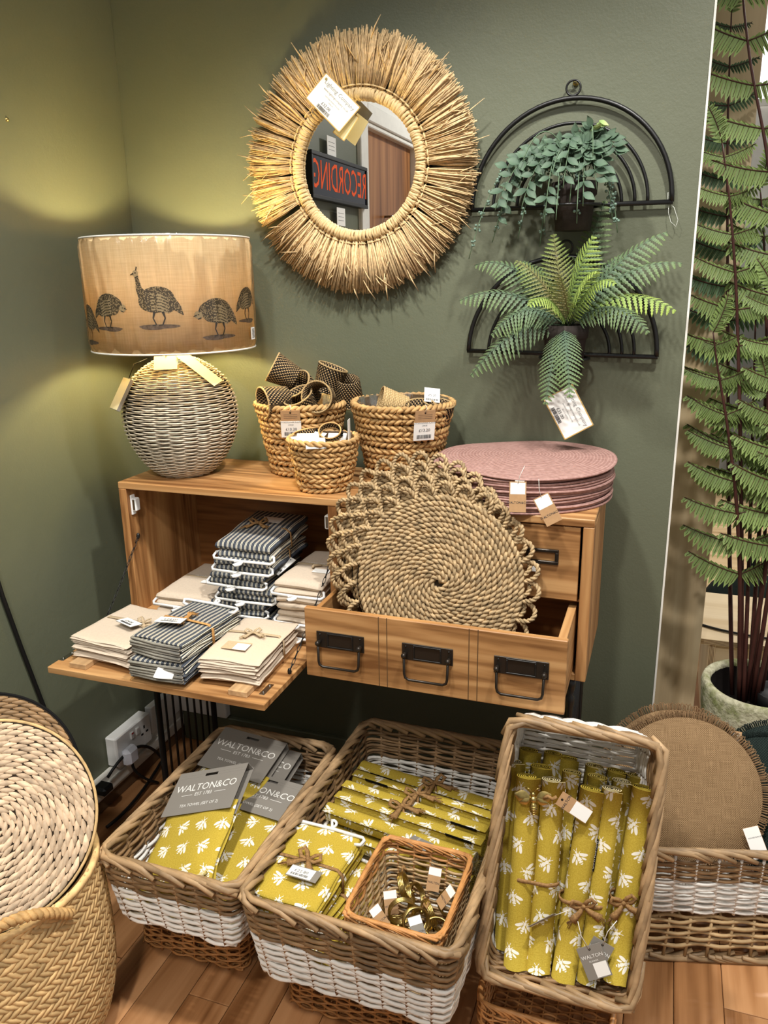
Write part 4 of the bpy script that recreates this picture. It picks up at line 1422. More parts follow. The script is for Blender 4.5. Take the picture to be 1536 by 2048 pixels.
for i in range(4):
    o = thing('linen_pack', 'beige linen pack by the cabinet divider, %s' % ['lowest of four', 'second from the bottom of four', 'third from the bottom of four', 'top of four with label tape'][i], 'napkins', (0.585, -0.230 - 0.004 * i, zz), (0, 0, rr(-0.03, 0.03)), group='beige linen packs on hangers')
    cloth_bundle(o, 0.118, 0.215, 0.034, 2, M['linen'], 1, sag=0.003, jit=0.002)
    if i != 2: hanger(o, 0.120, -0.113, 0.006)
    if i == 3:
        band(o, 0.118, 0.2, 0.0345, 0.01, M['linen_tape'], 0.0012, 4.5, 'linen_tape')
        pr = text_mb('PRIMAVERA', 0.011); pr.xf(Matrix.Translation((-0.005, 0.012, 0.0385))); pr.build('tape_lettering', M['print_white'], o)
        MB().box((0.005, -0.040, 0.037), (0.045, -0.018, 0.0378), 0.0002).build('label_card', M['card'], o)
        MB().tube([(0.012, 0.0, 0.040), (-0.002, -0.012, 0.042), (0.0, -0.022, 0.042)], 0.003, 6).build('toggle', M['linen_tape'], o)
    zz += 0.0355

# ------------------------------------------------------------------ bee print tea towels on grey cards (basket one)
def towel_pack(label, tl, U, V, card_h=0.105, show=True, bag=0.02):
    tl, U, V = Vector(tl), Vector(U), Vector(V)
    x = U.normalized(); z = U.cross(V).normalized(); z = -z if z.z < 0 else z
    y = z.cross(x)
    R = Matrix((x, y, z)).transposed()
    o = thing('tea_towel_pack', label, 'tea towel', tl, R, group='bee print tea towels on grey cards')
    w = U.length; L = V.length
    # card: folded header with a hang slot (slot built as a gap between strips)
    c = MB()
    for zc in (0.0155, -0.0045):
        cx = w / 2; sw = 0.016; sy0, sy1 = -0.016, -0.0095
        c.box((0, -card_h, zc), (w, sy0, zc + 0.0009), 0.0002); c.box((0, sy1, zc), (w, 0, zc + 0.0009), 0.0002)
        c.box((0, sy0, zc), (cx - sw, sy1, zc + 0.0009), 0.0002); c.box((cx + sw, sy0, zc), (w, sy1, zc + 0.0009), 0.0002)
    c.box((0, -0.0004, -0.0045), (w, 0.0005, 0.0164), 0.0002)
    c.build('header_card', M['grey_card'], o)
    p = MB(); zt = 0.0168
    merge(p, text_mb('WALTON&CO', 0.0235), Matrix.Translation((w / 2, -0.043, zt)))
    merge(p, text_mb('EST 1783', 0.0115), Matrix.Translation((w / 2, -0.060, zt)))
    for sx in (-1, 1): p.add([(w / 2 + sx * 0.028, -0.0605, zt), (w / 2 + sx * 0.056, -0.0605, zt), (w / 2 + sx * 0.056, -0.0595, zt), (w / 2 + sx * 0.028, -0.0595, zt)], [(0, 1, 2, 3)])
    merge(p, text_mb('TEA TOWEL (SET OF 2)', 0.0095), Matrix.Translation((w / 2, -0.085, zt)))
    p.build('lettering', M['print_white'], o)
    for q in range(2):
        m = slab(w * 0.97, L - card_h + 0.03, 0.0075, 12, 16, sag=bag * (1 if q == 0 else 0.7), wob=0.0016)
        m.xf(Matrix.Translation((w / 2 + q * 0.002, -card_h + 0.03 - (L - card_h + 0.03) / 2, -0.0035 + q * 0.0075)))
        m.build('folded_towel', M['bee'], o)
    hm = MB().tube([(w * 0.55, -L * 0.97, 0.004), (w * 0.8, -L * 0.985, 0.006), (w * 0.97, -L * 0.93, 0.006)], 0.004, 5); hm.build('hem', M['bee'], o)
    return o


towel_pack('yellow bee print towel on grey card, front left and uppermost in basket', (0.412, -0.575, 0.352), (0.164, 0.0, 0.062), (0.040, -0.235, -0.075))
towel_pack('yellow bee print towel on grey card at the right side of basket', (0.500, -0.478, 0.318), (0.160, -0.020, 0.004), (0.0, -0.325, -0.045), bag=0.006)
towel_pack('yellow bee print towel on grey card leaning at the back of basket', (0.412, -0.398, 0.362), (0.166, -0.018, 0.0), (0.0, -0.27, -0.08), card_h=0.115)
towel_pack('yellow bee print towel on grey card, mostly hidden behind another at back', (0.448, -0.390, 0.338), (0.160, -0.018, 0.0), (0.0, -0.25, -0.08), card_h=0.11)
towel_pack('yellow bee print towel with only its hem showing, bottom left of basket', (0.405, -0.60, 0.232), (0.160, 0.0, 0.004), (0.0, -0.21, -0.004), bag=0.0)

# ------------------------------------------------------------------ napkin bundles in basket two
zz = 0.203
for i, lab in enumerate(('yellow bee print napkins, lowest bundle in the largest basket', 'yellow bee print napkins on hanger, middle bundle in the largest basket', 'yellow bee print napkins with jute bow and hanger, top bundle')):
    h = 0.046
    o = thing('bee_napkin_bundle', lab, 'napkins', (0.790 - 0.014 * i, -0.708 - 0.004 * i, zz), (0.03 * (i - 1), 0, [-0.16, -0.22, -0.06][i]), group='bee print napkin bundles')
    cloth_bundle(o, 0.136, 0.200, h, 4, M['bee'], 2, sag=0.006, jit=0.003)
    band(o, 0.136, 0.2, h + 0.001, 0.0, M['jute'], 0.0015, 2.5)
    if i: hanger(o, 0.142, 0.092, h + 0.003, hook=1, dz=-0.004)
    if i == 2:
        bow(o, (0.0, 0.0, h + 0.004), M['jute'], 1.15, -0.2)
        MB().tube([(0.005, -0.004, h + 0.006), (0.012, -0.02, h + 0.008), (0.004, -0.035, h + 0.007)], 0.0009, 5).build('tag_string', M['cord_white'], o)
    zz += h + 0.002
k = thing('price_tag', 'grey and white price tag on the top bee print napkins', 'tag', (0.773, -0.742, 0.3555), Matrix.Rotation(-0.05, 3, 'Z') @ Matrix.Rotation(-0.05, 3, 'X'), group='napkin price tags')
tag_parts(k, 0.060, 0.030, [('£22.80', 0.010, -0.006, -0.013)], card='grey_card', sticker=(-0.029, -0.028, 0.018, -0.002), bar=(0.034, 0.006, -0.006, -0.022), hole=None)


# ------------------------------------------------------------------ rolled placemats
def roll_mesh(R, L, turns=4.5, seed=0):
    m = MB(); n = int(turns * 16); th = 0.0021
    inn, out = [], []
    for i in range(n + 1):
        t = i / n; a = -turns * 2 * PI * (1 - t); r = lerp(0.0035, R, t)
        inn.append(((r - th) * math.cos(a), (r - th) * math.sin(a))); out.append((r * math.cos(a), r * math.sin(a)))
    # free end stands a little proud along the roll
    inn.append((R + 0.0015, 0.010)); out.append((R + 0.0042, 0.010))
    k = len(inn); segs = 4
    vs, uv, s = [], [], 0.0
    S_ = [0]
    for i in range(1, k): S_.append(S_[-1] + math.hypot(out[i][0] - out[i - 1][0], out[i][1] - out[i - 1][1]))
    for j in range(segs + 1):
        z = L * j / segs
        for i in range(k): vs.append((out[i][0], out[i][1], z)); uv.append((S_[i], z))
        for i in range(k): vs.append((inn[i][0], inn[i][1], z)); uv.append((S_[i] + 0.3, z))
    fs = []
    for j in range(segs):
        a, b = j * 2 * k, (j + 1) * 2 * k
        for i in range(k - 1):
            fs.append((a + i, a + i + 1, b + i + 1, b + i)); fs.append((a + k + i + 1, a + k + i, b + k + i, b + k + i + 1))
        fs.append((a + k - 1, a + 2 * k - 1, b + 2 * k - 1, b + k - 1))
    for base, flip in ((0, True), (segs * 2 * k, False)):
        for i in range(k - 1):
            q = (base + i, base + i + 1, base + k + i + 1, base + k + i)
            fs.append(q if flip else q[::-1])
    m.add(vs, fs, uv, True)
    return m


def hem_mesh(R, L):
    m = MB()
    for q in range(int(L / 0.012)):
        z = 0.006 + q * 0.012
        m.box((R + 0.0034, 0.0101, z), (R + 0.0044, 0.0106, z + 0.005), 0.0001)
    return m


ROLL_L = 0.335
roll_me = [roll_mesh(0.0196, ROLL_L).mesh('rolled_cloth', M['bee']), roll_mesh(0.0188, ROLL_L, 4.0).mesh('rolled_cloth', M['bee'])]
stitch_me = hem_mesh(0.0190, ROLL_L).mesh('stitched_hem', M['print_white'])
lab_me = MB().box((0.0186, 0.0108, 0.0), (0.0262, 0.0120, 0.056), 0.0003)
lab_me = lab_me.mesh('black_label', M['black_label'])
lt = text_mb('WALTON&CO', 0.0075); lt.xf(Matrix.Translation((0.0224, 0.0106, 0.028)) @ Matrix.Rotation(PI / 2, 4, 'X') @ Matrix.Rotation(-PI / 2, 4, 'Z'))
lt_me = lt.mesh('label_lettering', M['print_white'])
_rn = [0]


def roll_at(label, base, axis, spin, lab_z=None, group='rolled bee print placemats'):
    R = frame(axis, (0, 0, 1) if abs(Vector(axis).normalized().z) < 0.7 else (1, 0, 0)) @ Matrix.Rotation(spin, 3, 'Z')
    o = thing('rolled_placemat', label, 'placemat', base, R, group=group)
    place('rolled_cloth', roll_me[_rn[0] % 2], o); _rn[0] += 1
    stuff(place('stitched_hem', stitch_me, o))
    if lab_z is not None:
        l = place('black_label', lab_me, o, (0, 0, lab_z)); place('label_lettering', lt_me, l)
    return o


def b3p(u, v, h): return B3C - B3N * 0.145 + B3R @ Vector((u, v, h))


B3V = B3R @ Vector((0, 1, 0))
NTH = ['first', 'second', 'third', 'fourth', 'fifth', 'sixth']
rows = [('front row', 0.106, [-0.071, -0.033, 0.012, 0.052, 0.096], [-0.215, -0.213, -0.216, -0.210, -0.198], -0.75),
        ('middle row', 0.066, [-0.092, -0.052, -0.012, 0.028, 0.070], [-0.205] * 5, -0.95),
        ('back row', 0.026, [-0.094, -0.056, -0.018, 0.022, 0.061, 0.098], [-0.190, -0.188, -0.192, -0.198, -0.200, -0.202], -0.9)]
for (rn, h, us, vs_, sp) in rows:
    for i, u in enumerate(us):
        lean = 0.018 if rn == 'front row' else (0.014 if rn == 'middle row' else 0.0)
        ax = B3V + B3R @ Vector((rr(-0.02, 0.02) + (-0.05 if (i < 2 and rn != 'back row') else 0.02), 0, 0.0))
        roll_at('rolled yellow bee print placemat standing in basket, %s from left of %s' % (NTH[i], rn), b3p(u, vs_[i], h), ax, sp + rr(-0.5, 0.3), 0.20 if (rn, i) in (('front row', 2), ('middle row', 4)) else (0.03 if (rn, i) in (('front row', 3), ('middle row', 2)) else None))
# jute ties around pairs
for (u0, u1, v, h, lab, wb) in ((-0.071, -0.033, -0.055, 0.106, 'flat jute tie around the left pair of standing rolls', False), (0.012, 0.052, -0.075, 0.106, 'jute bow tied round the middle pair of standing rolls', True), (0.096, 0.096, -0.055, 0.106, 'jute bow on the right standing roll', True)):
    o = thing('jute_tie', lab, 'twine', b3p((u0 + u1) / 2, v, h), B3R)
    a = (u1 - u0) / 2; R = 0.0212
    pts = []
    for q in range(24):
        t = 2 * PI * q / 24; sx = a if math.cos(t) > 0 else -a
        pts.append((sx + R * math.cos(t), 0.002 * math.sin(t * 2), R * math.sin(t)))
    MB().tube(pts, 0.0014, 5, closed=True, up=(0, 1, 0), flat=2.6).build('band', M['jute'], o)
    if wb: bow(o, (0.0, 0.0, R), M['jute'], 1.0, rr(0.2, 0.5))
for (u, v, h, rz, lab, sc) in ((0.046, -0.135, 0.135, 0.5, 'grey swing tag with white sticker hanging from the middle rolls', 1.0), (0.072, -0.125, 0.130, -0.35, 'grey swing tag hanging beside the right roll', 0.9), (-0.012, -0.10, 0.122, -0.9, 'narrow pale swing tag edge between the standing rolls', 0.9)):
    o = thing('swing_tag', lab, 'tag', b3p(u, v, h + 0.004), B3R @ Matrix.Rotation(rz, 3, 'Z') @ (Matrix.Rotation(1.1, 3, 'Y') if 'narrow' in lab else Matrix.Identity(3)), group='grey swing tags on the rolls')
    tag_parts(o, 0.042 * sc, 0.056 * sc, [('WALTON', 0.0085, 0, -0.018), ('RUNNER', 0.004, 0, -0.026)], card='grey_card', sticker=(-0.004, -0.054 * sc, 0.019 * sc, -0.030), ink='print_white')
    MB().tube([(0, -0.006, 0.001), (-0.004, 0.02, 0.004), (0.0, 0.045, 0.006)], 0.0008, 4).build('string', M['cord_white'], o)
# brass bee napkin ring resting on the rolls
o = thing('bee_ornament', 'brass bee ornament with kraft tag resting on the standing rolls', 'ornament', b3p(-0.072, 0.088, 0.134), B3R @ Matrix.Rotation(0.15, 3, 'Z'))
m = MB()
m.ball((0, -0.012, 0.002), 0.008, 10, 8, (0.9, 1.5, 0.7)); m.build('abdomen', M['brass'], o)
m = MB().ball((0, 0.003, 0.004), 0.0065, 10, 8, (1, 1, 0.8)); m.build('thorax', M['brass'], o)
m = MB().ball((0, 0.012, 0.003), 0.0045, 10, 8); m.build('head', M['brass'], o)
for s in (-1, 1):
    for (L, a, wd) in ((0.027, 0.25, 0.0105), (0.020, -0.35, 0.0075)):
        k = lens(L, wd * 2, 0.0016, 8); k.xf(Matrix.Translation((s * (0.005 + L / 2 * math.cos(a)), 0.004 + L / 2 * math.sin(a), 0.003)) @ Matrix.Rotation(a if s > 0 else PI - a, 4, 'Z'))
        k.build('wing', M['brass'], o)
    MB().tube([(s * 0.002, 0.015, 0.003), (s * 0.006, 0.021, 0.004), (s * 0.012, 0.023, 0.003)], 0.0009, 5).build('antenna', M['brass'], o)
st = MB()
for q in range(4): st.tube([(-0.0068 + q * 0.0008, -0.009 - q * 0.004, 0.006), (0, -0.010 - q * 0.004, 0.0082), (0.0068 - q * 0.0008, -0.009 - q * 0.004, 0.006)], 0.0009, 4)
st.build('abdomen_ribs', M['brass'], o)
MB().tube([(0.018, 0.006, 0.004), (0.026, 0.012, 0.010), (0.032, 0.006, 0.007), (0.040, 0.010, 0.006)], 0.0032, 6).build('jute_knot', M['jute'], o)
o = thing('kraft_tag', 'brown kraft tag with white sticker beside the brass bee', 'tag', b3p(-0.030, 0.103, 0.139), B3R @ Matrix.Rotation(1.15, 3, 'Z'))
tag_parts(o, 0.026, 0.056, [('WALTON', 0.007, 0, -0.014)], card='kraft', sticker=(-0.012, -0.058, 0.012, -0.027))
# rolls lying in basket two
lay = [(0.250, [-0.32, -0.36, -0.40, -0.44, -0.48, -0.52]), (0.290, [-0.338, -0.378, -0.419, -0.461, -0.503])]
for li, (z, ys) in enumerate(lay):
    for i, y in enumerate(ys):
        roll_at('rolled yellow bee print runner lying in largest basket, %s from back of %s layer' % (NTH[i], ('lower', 'upper')[li]), (0.722 + 0.004 * (i % 2) - 0.004 * i, y, z + 0.002 * (i % 2)), Vector((0.985, -0.16, 0.0)), 0.45 + rr(-0.2, 0.2), 0.035 if (li and i in (0, 1)) else (0.26 if li and i in (2, 3) else None), group='rolled bee print runners')
for (x, y, zz, lab) in ((0.905, -0.372, 0.310, 'jute bow on the back runner roll in largest basket'), (0.880, -0.420, 0.311, 'jute bow on the middle runner rolls in largest basket'), (0.862, -0.470, 0.311, 'jute bow on the front runner roll in largest basket')):
    o = thing('jute_tie', lab, 'twine', (x, y, zz), (0, 0, rr(0.2, 0.6)))
    bow(o, (0, 0, 0), M['jute'], 1.2, rr(0, 0.6))
    pts = [(0.0, 0.021 * math.cos(t), -0.020 + 0.0215 * math.sin(t)) for t in [2 * PI * q / 20 for q in range(20)]]
    MB().tube(pts, 0.0013, 5, closed=True, up=(1, 0, 0), flat=2.4).build('band', M['jute'], o)
o = thing('swing_tag', 'grey swing tag behind the small wicker basket', 'tag', (0.905, -0.560, 0.3125), Matrix.Rotation(1.2, 3, 'Z') @ Matrix.Rotation(-0.1, 3, 'X'))
tag_parts(o, 0.030, 0.05, [('WALTON', 0.007, 0, -0.018)], card='grey_card', ink='print_white')
# ------------------------------------------------------------------ brass napkin rings in the small wicker basket
ring = MB()
for k, (w_, r_) in enumerate(((-0.004, 0.0225), (-0.0013, 0.023), (0.0013, 0.023), (0.004, 0.0225))):
    ring.tube([(r_ * math.cos(2 * PI * q / 28), r_ * math.sin(2 * PI * q / 28), w_) for q in range(28)], 0.0019, 6, closed=True)
ring_me = ring.mesh('ring_band', M['brass'])
bee = MB(); bee.ball((0, -0.007, 0), 0.0055, 8, 6, (0.9, 1.5, 0.7)); bee.ball((0, 0.004, 0.001), 0.0045, 8, 6); bee.ball((0, 0.010, 0), 0.003, 8, 5)
for s in (-1, 1):
    for (L, a, wd) in ((0.018, 0.25, 0.005), (0.013, -0.4, 0.0038)):
        k = lens(L, wd * 2, 0.0012, 6); k.xf(Matrix.Translation((s * (0.003 + L / 2 * math.cos(a)), 0.003 + L / 2 * math.sin(a), 0.001)) @ Matrix.Rotation(a if s > 0 else PI - a, 4, 'Z')); bee.add(k.v, k.f, None, True)
bee_me = bee.mesh('bee_charm', M['brass'])
spots = [(0.930, -0.700, 0.236, 1.2, 0.3, 0.2), (0.955, -0.675, 0.238, 0.9, 0.5, 1.2), (0.985, -0.705, 0.240, 1.4, 0.1, 2.2), (1.010, -0.668, 0.236, 1.1, -0.4, 0.7), (0.920, -0.745, 0.234, 1.3, 0.6, 1.7),
         (0.950, -0.735, 0.262, 1.5, 0.3, 0.5), (0.975, -0.745, 0.258, 1.0, -0.5, 1.0), (1.005, -0.735, 0.236, 0.5, 0.2, 0.0), (0.965, -0.780, 0.233, 1.2, 0.2, 2.6), (1.000, -0.775, 0.233, 0.6, 0.4, 1.4), (0.940, -0.690, 0.270, 1.2, -0.3, 2.0), (0.925, -0.785, 0.234, 1.0, 0.1, 0.9)]
pos_l = ['back left corner', 'back centre', 'centre, beside a grey tag', 'back right, standing upright', 'left edge', 'left of centre, lying on top', 'centre, lying on top', 'right side, flat', 'front edge', 'front right corner', 'back left, stacked on others', 'front left corner']
for i, (x, y, z, rx, ry, rz) in enumerate(spots):
    o = thing('napkin_ring', 'brass bee napkin ring in small wicker basket, %s' % pos_l[i], 'napkin ring', (x + (x - 0.966) * 0.15, y + (y + 0.725) * 0.1, z + 0.046), (rx, ry, rz), group='brass napkin rings')
    place('ring_band', ring_me, o); place('bee_charm', bee_me, o, (0, -0.026, 0), (PI / 2, 0, 0))
    if i % 2 == 0: MB().tube([(0.022, 0.004, 0), (0.030, 0.010, 0.004), (0.026, 0.002, 0.008), (0.036, 0.006, 0.004)], 0.0026, 5).build('jute_knot', M['jute'], o)
for i, (x, y, z, rx, rz, lab) in enumerate(((0.905, -0.765, 0.300, 0.75, 1.2, 'kraft tag with white sticker at the left of the brass rings'), (0.918, -0.715, 0.296, 0.9, 0.5, 'kraft tag leaning on the left wall behind the brass rings'), (0.985, -0.650, 0.310, 0.9, 0.0, 'kraft tag with white sticker upright at the back of brass rings'), (1.028, -0.690, 0.310, 0.8, -0.9, 'kraft tag folded over the right wicker rim'), (0.975, -0.755, 0.292, 0.6, 0.7, 'grey tag with white sticker among the brass rings'), (0.935, -0.800, 0.285, 0.5, 2.2, 'small white tag low at the front of brass rings'))):
    o = thing('kraft_tag', lab, 'tag', (x, y, z + 0.030), Matrix.Rotation(rz, 3, 'Z') @ Matrix.Rotation(rx, 3, 'X'), group='tags in the ring basket')
    tag_parts(o, 0.024, 0.040, [('WALTON', 0.005, 0, -0.026)], card='kraft' if i != 4 else 'grey_card', sticker=(-0.0115, -0.014, 0.0115, -0.001), hole=None)
# ------------------------------------------------------------------ table lamp
LX, LY, LZ = 0.221, -0.188, 0.9203
lamp = thing('table_lamp', 'lit table lamp with woven grey rattan base and guinea fowl shade', 'lamp', (LX, LY, LZ))
lp = [(0.056, 0.0), (0.082, 0.020), (0.105, 0.052), (0.125, 0.096), (0.1315, 0.140), (0.127, 0.182), (0.111, 0.220), (0.084, 0.249), (0.048, 0.271), (0.020, 0.280)]


def lp_at(t):
    t = max(0, min(1, t)) * (len(lp) - 1); i = min(int(t), len(lp) - 2); f = t - i
    p0, p1, p2, p3 = lp[max(i - 1, 0)], lp[i], lp[i + 1], lp[min(i + 2, len(lp) - 1)]
    cr = lambda a, b, c, d: 0.5 * ((2 * b) + (-a + c) * f + (2 * a - 5 * b + 4 * c - d) * f * f + (-a + 3 * b - 3 * c + d) * f ** 3)
    return cr(p0[0], p1[0], p2[0], p3[0]), cr(p0[1], p1[1], p2[1], p3[1])


MB().lathe([(0, 0.001)] + [(lp_at(i / 30)[0] - 0.005, lp_at(i / 30)[1] + 0.001) for i in range(31)], 40).build('core', M['lamp_core'], lamp)
tab = [lp_at(i / 400) for i in range(401)]
acc = [0]
for i in range(1, 401): acc.append(acc[-1] + math.hypot(tab[i][0] - tab[i - 1][0], tab[i][1] - tab[i - 1][1]))
wv = MB(); nrow = int(acc[-1] / 0.0050); j = 0
for i in range(nrow):
    s = acc[-1] * (i + 0.5) / nrow
    while acc[j + 1] < s: j += 1
    r, z = tab[j]
    pts = []
    for q in range(26 * 4):
        a = 2 * PI * q / 104
        o = 0.0034 * math.sin(13 * a + (i % 2) * PI)
        pts.append(((r + o) * math.cos(a), (r + o) * math.sin(a), z))
    wv.tube(pts, 0.0019, 4, closed=True)
stuff(wv.build('rattan_weave', M['wrapped_lamp'], lamp))
MB().lathe([(0.0, 0.284), (0.020, 0.284), (0.012, 0.292), (0.009, 0.35), (0.016, 0.352), (0.016, 0.375), (0, 0.375)], 16).build('neck', M['steel'], lamp)
SZ0, SZ1, SR = 1.219 - LZ, 1.460 - LZ, 0.1855
MB().lathe([(SR, SZ0), (SR, SZ1), (SR - 0.0012, SZ1), (SR - 0.0012, SZ0)], 72, closed=True).build('lamp_shade', M['shade'], lamp)
for z in (SZ0, SZ1):
    MB().tube([((SR - 0.0005) * math.cos(2 * PI * k / 72), (SR - 0.0005) * math.sin(2 * PI * k / 72), z) for k in range(72)], 0.0022, 5, closed=True).build('shade_trim', M['white_paint'], lamp)
sp = MB()
for k in range(3):
    a = 2 * PI * k / 3 + 0.5
    sp.tube([(0, 0, SZ0 + 0.09), (0.10 * math.cos(a), 0.10 * math.sin(a), SZ0 + 0.05), ((SR - 0.002) * math.cos(a), (SR - 0.002) * math.sin(a), SZ0 + 0.002)], 0.0015, 4)
sp.build('shade_carrier', M['steel'], lamp)
MB().ball((0, 0, 0.42), 0.028, 12, 8, (1, 1, 1.2)).build('bulb', M['bulb'], lamp)
# printed guinea fowl on the shade
A0 = math.radians(-56.4)


def on_shade(u, z, lift=0.0004):
    a = A0 + u / SR
    return ((SR + lift) * math.cos(a), (SR + lift) * math.sin(a), z)


def ell_patch(cu, cz, ru, rz, ang, lift, nr=4, na=22):
    m = MB(); vs = [on_shade(cu, cz, lift)]; fs = []
    for i in range(1, nr + 1):
        for k in range(na):
            t = 2 * PI * k / na; x = ru * i / nr * math.cos(t); y = rz * i / nr * math.sin(t)
            vs.append(on_shade(cu + x * math.cos(ang) - y * math.sin(ang), cz + x * math.sin(ang) + y * math.cos(ang), lift))
    for k in range(na): fs.append((0, 1 + k, 1 + (k + 1) % na))
    for i in range(nr - 1):
        for k in range(na):
            a, b = 1 + i * na, 1 + (i + 1) * na
            fs.append((a + k, b + k, b + (k + 1) % na, a + (k + 1) % na))
    return m.add(vs, fs)


def strip(m, pts, w, lift):
    """ribbon on the shade through (u, z) points with widths"""
    n = len(pts); vs = []
    for i, (u, z) in enumerate(pts):
        a = pts[max(i - 1, 0)]; b = pts[min(i + 1, n - 1)]; du, dz = b[0] - a[0], b[1] - a[1]; L = math.hypot(du, dz) or 1
        ww = w[i] if isinstance(w, (list, tuple)) else w
        vs += [on_shade(u - dz / L * ww, z + du / L * ww, lift), on_shade(u + dz / L * ww, z - du / L * ww, lift)]
    m.add(vs, [(2 * i, 2 * i + 1, 2 * i + 3, 2 * i + 2) for i in range(n - 1)])


def fowl(u0, z0, f, up, s=1.0):
    """f = facing (+1 right), up = head raised"""
    g = lambda x, y: (u0 + f * x * s, z0 + y * s)
    st = ell_patch(u0, z0, 0.040 * s, 0.028 * s, 0.12 * f * (-1 if up else 1), 0.0005)
    for (x, y, r) in ((-0.022, -0.010, 0.020), (0.018, -0.004, 0.022)):
        e = ell_patch(*g(x, y), r * s, r * 0.95 * s, 0, 0.00045); st.add(e.v, e.f)
    if up: strip(st, [g(0.028, 0.008), g(0.036, 0.024), g(0.038, 0.042), g(0.040, 0.052)], [0.012 * s, 0.007 * s, 0.0045 * s, 0.004 * s], 0.00055)
    else: strip(st, [g(0.026, 0.006), g(0.038, 0.002), g(0.044, -0.006)], [0.016 * s, 0.011 * s, 0.007 * s], 0.00055)
    strip(st, [g(-0.030, -0.004), g(-0.046, -0.020), g(-0.056, -0.034)], [0.013 * s, 0.008 * s, 0.001 * s], 0.00055)
    st.build('fowl_body_print', M['stipple'], lamp)
    pl = MB()
    for q in range(6):
        y = 0.008 - q * 0.0065
        strip(pl, [g(0.012, y + 0.004), g(-0.008, y + 0.002), g(-0.026, y - 0.006)], [0.0014 * s, 0.0019 * s, 0.0006 * s], 0.0007)
    hx, hy = (0.041, 0.056) if up else (0.049, -0.008)
    e = ell_patch(*g(hx, hy), (0.0065 if up else 0.010) * s, (0.0075 if up else 0.009) * s, 0.3 * f, 0.0008, 2, 12); pl.add(e.v, e.f)
    pl.build('fowl_pale_print', M['bird_pale'], lamp)
    ln = MB()
    strip(ln, [g(hx + 0.004, hy), g(hx + 0.012, hy - 0.003)], [0.002 * s, 0.0005 * s], 0.0009); strip(ln, [g(hx - 0.002, hy + 0.006), g(hx - 0.004, hy + 0.014)], 0.0012 * s, 0.0009)
    strip(ln, [g(hx - 0.002, hy + 0.001), g(hx + 0.002, hy + 0.001)], 0.001 * s, 0.001); strip(ln, [g(hx - 0.006, hy - 0.006), g(hx + 0.002, hy - 0.009)], 0.0012 * s, 0.0009)
    for x0, x1, x2 in ((0.006, 0.010, 0.004), (-0.012, -0.016, -0.010)):
        strip(ln, [g(x0, -0.026), g(x1, -0.040), g(x2, -0.054)], [0.003 * s, 0.0015 * s, 0.0014 * s], 0.0009)
        strip(ln, [g(x2, -0.054), g(x2 + 0.009, -0.056)], 0.001 * s, 0.0009)
    ln.build('fowl_line_print', M['bird_line'], lamp)
    gr = ell_patch(*g(-0.002, -0.058), 0.046 * s, 0.0048 * s, 0.0, 0.0006, 2, 18)
    e = ell_patch(*g(0.012, -0.061), 0.026 * s, 0.0042 * s, 0.0, 0.00065, 2, 14); gr.add(e.v, e.f)
    gr.build('ground_print', M['bird_ground'], lamp)


for (px, z, f, up, s) in ((-0.146, 1.322, 1, False, 0.84), (-0.030, 1.332, -1, True, 0.94), (0.100, 1.306, -1, False, 0.94), (0.200, 1.330, 1, False, 0.84), (-0.236, 1.296, -1, False, 0.94)):
    fowl(px, z - LZ, f, up, s)
fm = MB()
def film_pt(u, v):
    a = 2 * PI * u; w = 0.0015 * math.sin(a * 23) * math.sin(v * 7 + a * 3) + 0.0012 * math.sin(a * 41 + v * 9)
    r = SR + 0.0035 + w - 0.006 * (1 if v < 0.02 or v > 0.98 else 0)
    return (r * math.cos(a), r * math.sin(a), lerp(SZ0 - 0.003, SZ1 + 0.003, v))
fm.grid(film_pt, 160, 12, wrap_u=True)
fm.build('plastic_wrap', M['film'], lamp)
stk = MB()
vs = [on_shade(u, z, 0.0065) for z in (0.318, 0.345) for u in (0.200, 0.212, 0.224)]
stk.add(vs, [(0, 1, 4, 3), (1, 2, 5, 4)])
stk.build('barcode_sticker', M['card'], lamp)
bc = MB()
for q in range(7): vs = [on_shade(u, z, 0.007) for z in (0.322 + q * 0.003, 0.3235 + q * 0.003) for u in (0.206, 0.220)]; bc.add(vs, [(0, 1, 3, 2)])
bc.build('barcode', M['ink'], lamp)
# tags on the lamp neck
k = thing('blank_tag', 'blank cream card hanging from the lamp neck in front', 'tag', (LX + 0.010, LY - 0.056, LZ + 0.285), frame((0.30, -0.62, 0.72), (0.88, 0.47, 0.0)), group='lamp tags')
tag_parts(k, 0.052, 0.040, [], card='cream_card', hole=None)
MB().tube([(0.0, -0.002, 0.001), (0.004, 0.010, 0.004), (0.012, 0.030, -0.018)], 0.0014, 5).build('ribbon', M['cord_white'], k)
k = thing('blank_tag', 'long cream card resting on the right shoulder of the lamp base', 'tag', (LX + 0.034, LY - 0.034, LZ + 0.289), frame((0.62, -0.16, 0.76), (-0.02, 0.96, 0.18)), group='lamp tags')
tag_parts(k, 0.040, 0.110, [], card='cream_card', hole=None)
k = thing('dark_tag', 'dark thick card hanging at the left side of the lamp base', 'tag', (LX - 0.068, LY - 0.094, LZ + 0.236), frame((-0.50, -0.70, 0.50), (0.80, -0.58, 0.0)), group='lamp tags')
MB().box((-0.026, -0.078, -0.004), (0.026, 0, 0.004), 0.0005).build('card', M['grey_edge'], k)
MB().box((-0.025, -0.077, 0.004), (0.025, -0.001, 0.0045), 0.0001).build('card_face', M['cream_card'], k)
MB().tube([(0, 0, 0), (0.004, 0.035, 0.004), (0.0, 0.060, -0.02)], 0.0012, 4).build('ribbon', M['black'], k)


